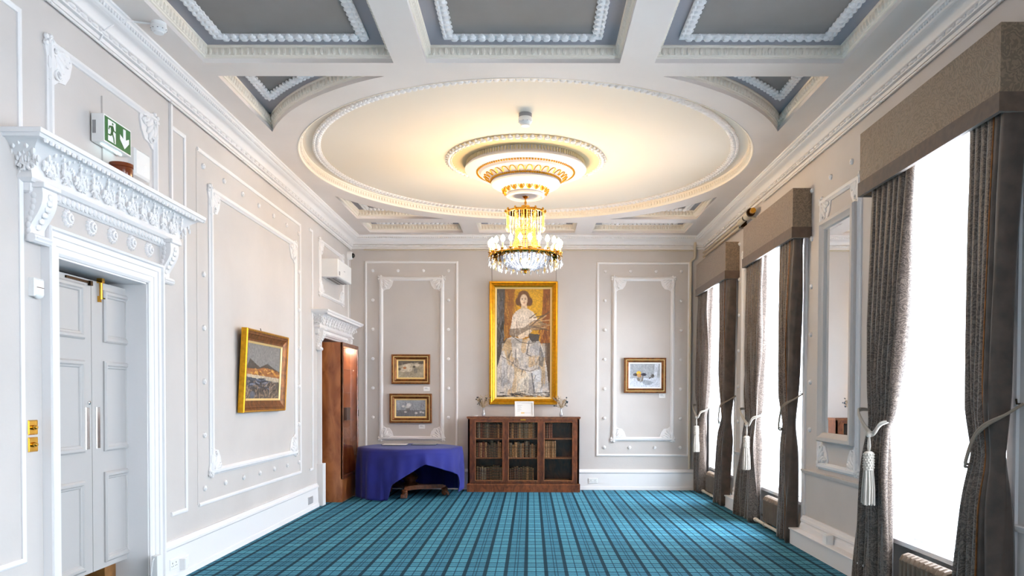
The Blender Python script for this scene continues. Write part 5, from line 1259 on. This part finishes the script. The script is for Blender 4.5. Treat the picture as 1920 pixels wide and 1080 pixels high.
# ================================================================== DISPLAY CABINET
CX0, CX1, CY0, CY1, CZ = -3.235, -2.775, 11.30, 12.32, 2.36
t = thing('display_cabinet', 'tall burr walnut display cabinet with glass door in the left corner', 'cabinet', ((CX0 + CX1) / 2, 11.8, 0))
b = MB(); b.box(CX0, CX1, CY0, CY0 + .03, 0, CZ); b.build('side_panel', M['burr'], t)
b = MB(); b.box(CX0, CX1, CY1 - .03, CY1, 0, CZ); b.build('side_panel', M['burr'], t)
b = MB(); b.box(CX0, CX1, CY0 + .03, CY1 - .03, CZ - .03, CZ); b.build('top', M['burr'], t)
b = MB(); b.box(CX0, CX0 + .02, CY0 + .03, CY1 - .03, .3, CZ - .03); b.build('back_panel', M['walnutlight'], t)
b = MB(); b.box(CX0, CX1 - .004, CY0 + .03, CY1 - .03, 0, .34); b.build('base_drawer', M['burr'], t)
GF = Fr((CX1, 0, 0), Y_, Z_, X_)
b = MB(); b.sweep(rect(CY0 + .0, CY1 - .0, .34, CZ), [(0, -.02), (0, .012), (.04, .012), (.05, .004), (.05, -.02)], GF, True, True); d = b.build('glass_door', M['walnut'], t)
b = MB(); b.fbox(GF, CY0 + .05, CY1 - .05, .39, CZ - .05, -.006, 0); b.build('pane', M['glass'], d)
b = MB(); b.fbox(GF, CY1 - .035, CY1 - .02, 1.25, 1.35, .012, .02); b.build('lock_plate', M['iron'], d)
for z in (.78, 1.2, 1.62, 1.98):
    b = MB(); b.box(CX0 + .02, CX1 - .03, CY0 + .03, CY1 - .03, z - .006, z); b.build('glass_shelf', M['glass'], t)
    b = MB()
    for yy in (CY0 + .036, CY1 - .036): b.ell((CX1 - .06, yy, z - .01), X_ * .008, Y_ * .008, Z_ * .008, 6, 4)
    b.build('shelf_pegs', M['chrome'], t)
b = MB()
for k in range(3): b.lathe([(.02, CZ - .032), (.02, CZ - .036), (.001, CZ - .036)], (CX0 + .2, CY0 + .25 + k * .26, 0), 12)
b.build('spotlights', M['led'], t)
for k in range(3):
    l = bpy.data.lights.new('cabinet_spotlight', 'POINT'); l.energy = 3; l.color = (1, .86, .7); l.shadow_soft_size = .03; o = bpy.data.objects.new('cabinet_spotlight', l); COL.objects.link(o); o.location = (-.0, 0, 0); o.location = (CX0 + .26, CY0 + .25 + k * .26, CZ - .06)
def item(name, label, cat, m, prof, y, z, sc=1, x=None):
    x = x if x else CX1 - .14; t = thing(name, label, cat, (x, y, z)); b = MB(); b.lathe([(r_ * sc, z + .001 + h * sc) for r_, h in prof], (x, y, 0), 24); b.build('body', M[m], t, True); return t
CUP = [(.03, 0), (.032, .008), (.01, .02), (.008, .06), (.02, .075), (.04, .1), (.045, .15), (.048, .17), (.044, .17), (.04, .15), (.001, .09)]
t2 = thing('silver_platter', 'silver oval platter propped on the upper cabinet shelf', 'platter', (CX1 - .12, 11.62, 1.98)); b = MB(); b.lathe([(.001, 0), (.07, .0), (.09, .01), (.12, .014), (.125, .01), (.09, .004), (.001, -.004)], (CX1 - .12, 11.62, 2.11), 28, (Y_, Z_ * 1.0, X_)); b.build('dish', M['steel'], t2, True)
item('silver_cup', 'silver goblet on the third cabinet shelf, nearer the camera', 'cup', 'steel', CUP, 11.50, 1.62, 1)
item('silver_cup', 'larger silver goblet on the second cabinet shelf', 'cup', 'steel', CUP, 11.6, 1.2, 1.5)
item('silver_teapot', 'round silver pot on the lowest glass shelf of the cabinet', 'pot', 'steel', [(.04, 0), (.07, .02), (.085, .06), (.07, .1), (.04, .12), (.02, .125), (.012, .14), (.001, .15)], 11.66, .78, 1)
item('silver_cup', 'small silver cup on the cabinet floor near the drawer', 'cup', 'steel', CUP, 11.55, .34, 1.2)
t2 = thing('wooden_casket', 'dark wooden box on the second cabinet shelf', 'box', (CX1 - .15, 11.95, 1.2)); b = MB(); b.box(CX1 - .25, CX1 - .06, 11.84, 12.06, 1.2005, 1.36); b.build('box', M['rosewood'], t2); b = MB(); b.box(CX1 - .255, CX1 - .055, 11.835, 12.065, 1.36, 1.39); b.build('lid', M['rosewood'], t2)

# ================================================================== TABLE and CLOTH
TX, TY, TR, TZ = -1.90, 12.12, .80, .775
t = thing('pedestal_table', 'round dark carved pedestal table under the blue cloth', 'table', (TX, TY, 0))
b = MB(); b.lathe([(.001, TZ - .035), (TR - .03, TZ - .035), (TR - .01, TZ - .02), (TR - .02, TZ - .004), (.001, TZ - .004)], (TX, TY, 0), 48); b.build('tabletop', M['rosewood'], t, True, angle=30)
b = MB(); b.lathe([(TR - .12, TZ - .035), (TR - .12, TZ - .1), (TR - .14, TZ - .1), (TR - .14, TZ - .035)], (TX, TY, 0), 48); b.build('apron', M['rosewood'], t, True, angle=30)
b = MB(); b.lathe([(.12, .17), (.13, .19), (.09, .21), (.08, .23), (.11, .26), (.125, .3), (.10, .34), (.06, .37), (.055, .42), (.07, .52), (.085, .62), (.06, .66), (.11, .70), (.13, TZ - .04)], (TX, TY, 0), 28); b.build('carved_column', M['rosewood'], t, True)
FT = [(-.03, -.40), (.58, .02), (-.42, .38)]
pts = []
for i in range(3):
    a = Vector(FT[i]); c_ = Vector(FT[(i + 1) % 3]); m_ = (a + c_) / 2 * .30
    for k in range(9): u = k / 9; p_ = a * (1 - u) ** 2 + m_ * 2 * u * (1 - u) + c_ * u * u; pts.append((TX + p_.x * .97, TY + p_.y * .97))
b = MB(); b.prism(pts, FW, .115, .165); b.prism([(TX + (x - TX) * .93, TY + (y - TY) * .93) for x, y in pts], FW, .165, .178); b.build('concave_base', M['walnut'], t)
for fx, fy in FT:
    x, y = TX + fx * .93, TY + fy * .93; d = Vector((fx, fy, 0)).normalized(); e = Vector((-d.y, d.x, 0)); b = MB()
    b.ell((x, y, .10), d * .055, e * .05, Z_ * .035, 10, 6); b.ell(Vector((x, y, .055)), d * .05, e * .045, Z_ * .05, 10, 6)
    for s_ in (-1, -.33, .33, 1): b.tube([Vector((x, y, .07)) + e * s_ * .03, Vector((x, y, .05)) + d * .05 + e * s_ * .036, Vector((x, y, .012)) + d * .062 + e * s_ * .04], [.02, .018, .012], 8)
    b.ell(Vector((x, y, .115)) + d * .02, e * .05, d * .03, Z_ * .03, 8, 5); b.build('paw_foot', M['walnut'], t, True)
# cloth
HEM = [(-180, .10), (-165, .03), (-150, .012), (-128, .02), (-112, .012), (-106, .02), (-101, .25), (-88, .37), (-66, .56), (-64, .55), (-45, .47), (-30, .40), (-24, .37), (-20, .24), (-14, .06), (-6, .10), (2, .14), (20, .08), (60, .03), (100, .02), (140, .05), (165, .12), (180, .10)]
def hem(a):
    for (a0, h0), (a1, h1) in zip(HEM, HEM[1:]):
        if a0 <= a <= a1: return h0 + (h1 - h0) * (a - a0) / (a1 - a0)
    return .1
nA, nD = 220, 22; vs = []; fs = []
vs.append((TX, TY, TZ + .002))
rings_top = 8
def Rr(a):   # slightly faceted outline as the folded cloth shows
    return TR + .012 + .006 * math.cos(8 * math.radians(a))
for j in range(1, rings_top + 1):
    for i in range(nA):
        a = -180 + 360 * i / nA; q = math.radians(a); r_ = Rr(a) * j / rings_top
        z = TZ + .004 + .0035 * math.sin(5 * q + j) * (j / rings_top) - (.012 if j == rings_top else 0); vs.append((TX + r_ * math.cos(q), TY + r_ * math.sin(q), z))
for j in range(1, nD + 1):
    for i in range(nA):
        a = -180 + 360 * i / nA; q = math.radians(a); h = hem(a); u = j / nD; z = TZ - .008 - (TZ - .008 - h) * u; drop = TZ - z
        fold = .5 * math.sin(11 * q + .8) + .3 * math.sin(23 * q + 2 + drop) + .35 * math.exp(-((a + 106) / 5) ** 2) * 2.2 - .4 * math.exp(-((a + 98) / 4) ** 2) * 2 + .9 * math.exp(-((a + 22) / 5) ** 2) + .8 * math.exp(-((a + 66) / 3) ** 2)
        amp = .045 * min(1, drop / .35); r_ = Rr(a) + .012 * min(1, u * 6) + amp * fold - .0 * drop
        if -112 < a < -100: r_ -= .10 * max(0, drop - .25)
        vs.append((TX + r_ * math.cos(q), min(TY + r_ * math.sin(q), YB - .05), max(z, .012)))
nr = rings_top + nD
for i in range(nA): fs.append((0, 1 + i, 1 + (i + 1) % nA))
for j in range(nr - 1):
    for i in range(nA): a_, b_ = 1 + j * nA + i, 1 + j * nA + (i + 1) % nA; fs.append((a_, a_ + nA, b_ + nA, b_))
b = MB(); b.add(vs, fs); o = b.build('tablecloth', M['cloth'], None, True, angle=180); tag(o, 'royal blue cloth draped over the round table with one arched gap', 'tablecloth')
md = o.modifiers.new('thick', 'SOLIDIFY'); md.thickness = .003; md.offset = 1
# folders on the table
for k, (x, y, an, lb) in enumerate(((-2.18, 12.35, .05, 'left of two flat dark folders on the blue tablecloth'), (-1.72, 12.45, -.04, 'right of two flat dark folders on the blue tablecloth'))):
    t = thing('flat_folder', lb, 'folder', (x, y, TZ + .008), 'folders on the blue table'); b = MB(); b.box(x - .2, x + .2, y - .14, y + .14, TZ + .012, TZ + .018); b.build('cover', M['tealseed'], t); b = MB(); b.box(x - .19, x + .19, y - .13, y + .13, TZ + .018, TZ + .0205); b.build('sheet', M['paper'] if k == 0 else M['ink'], t)
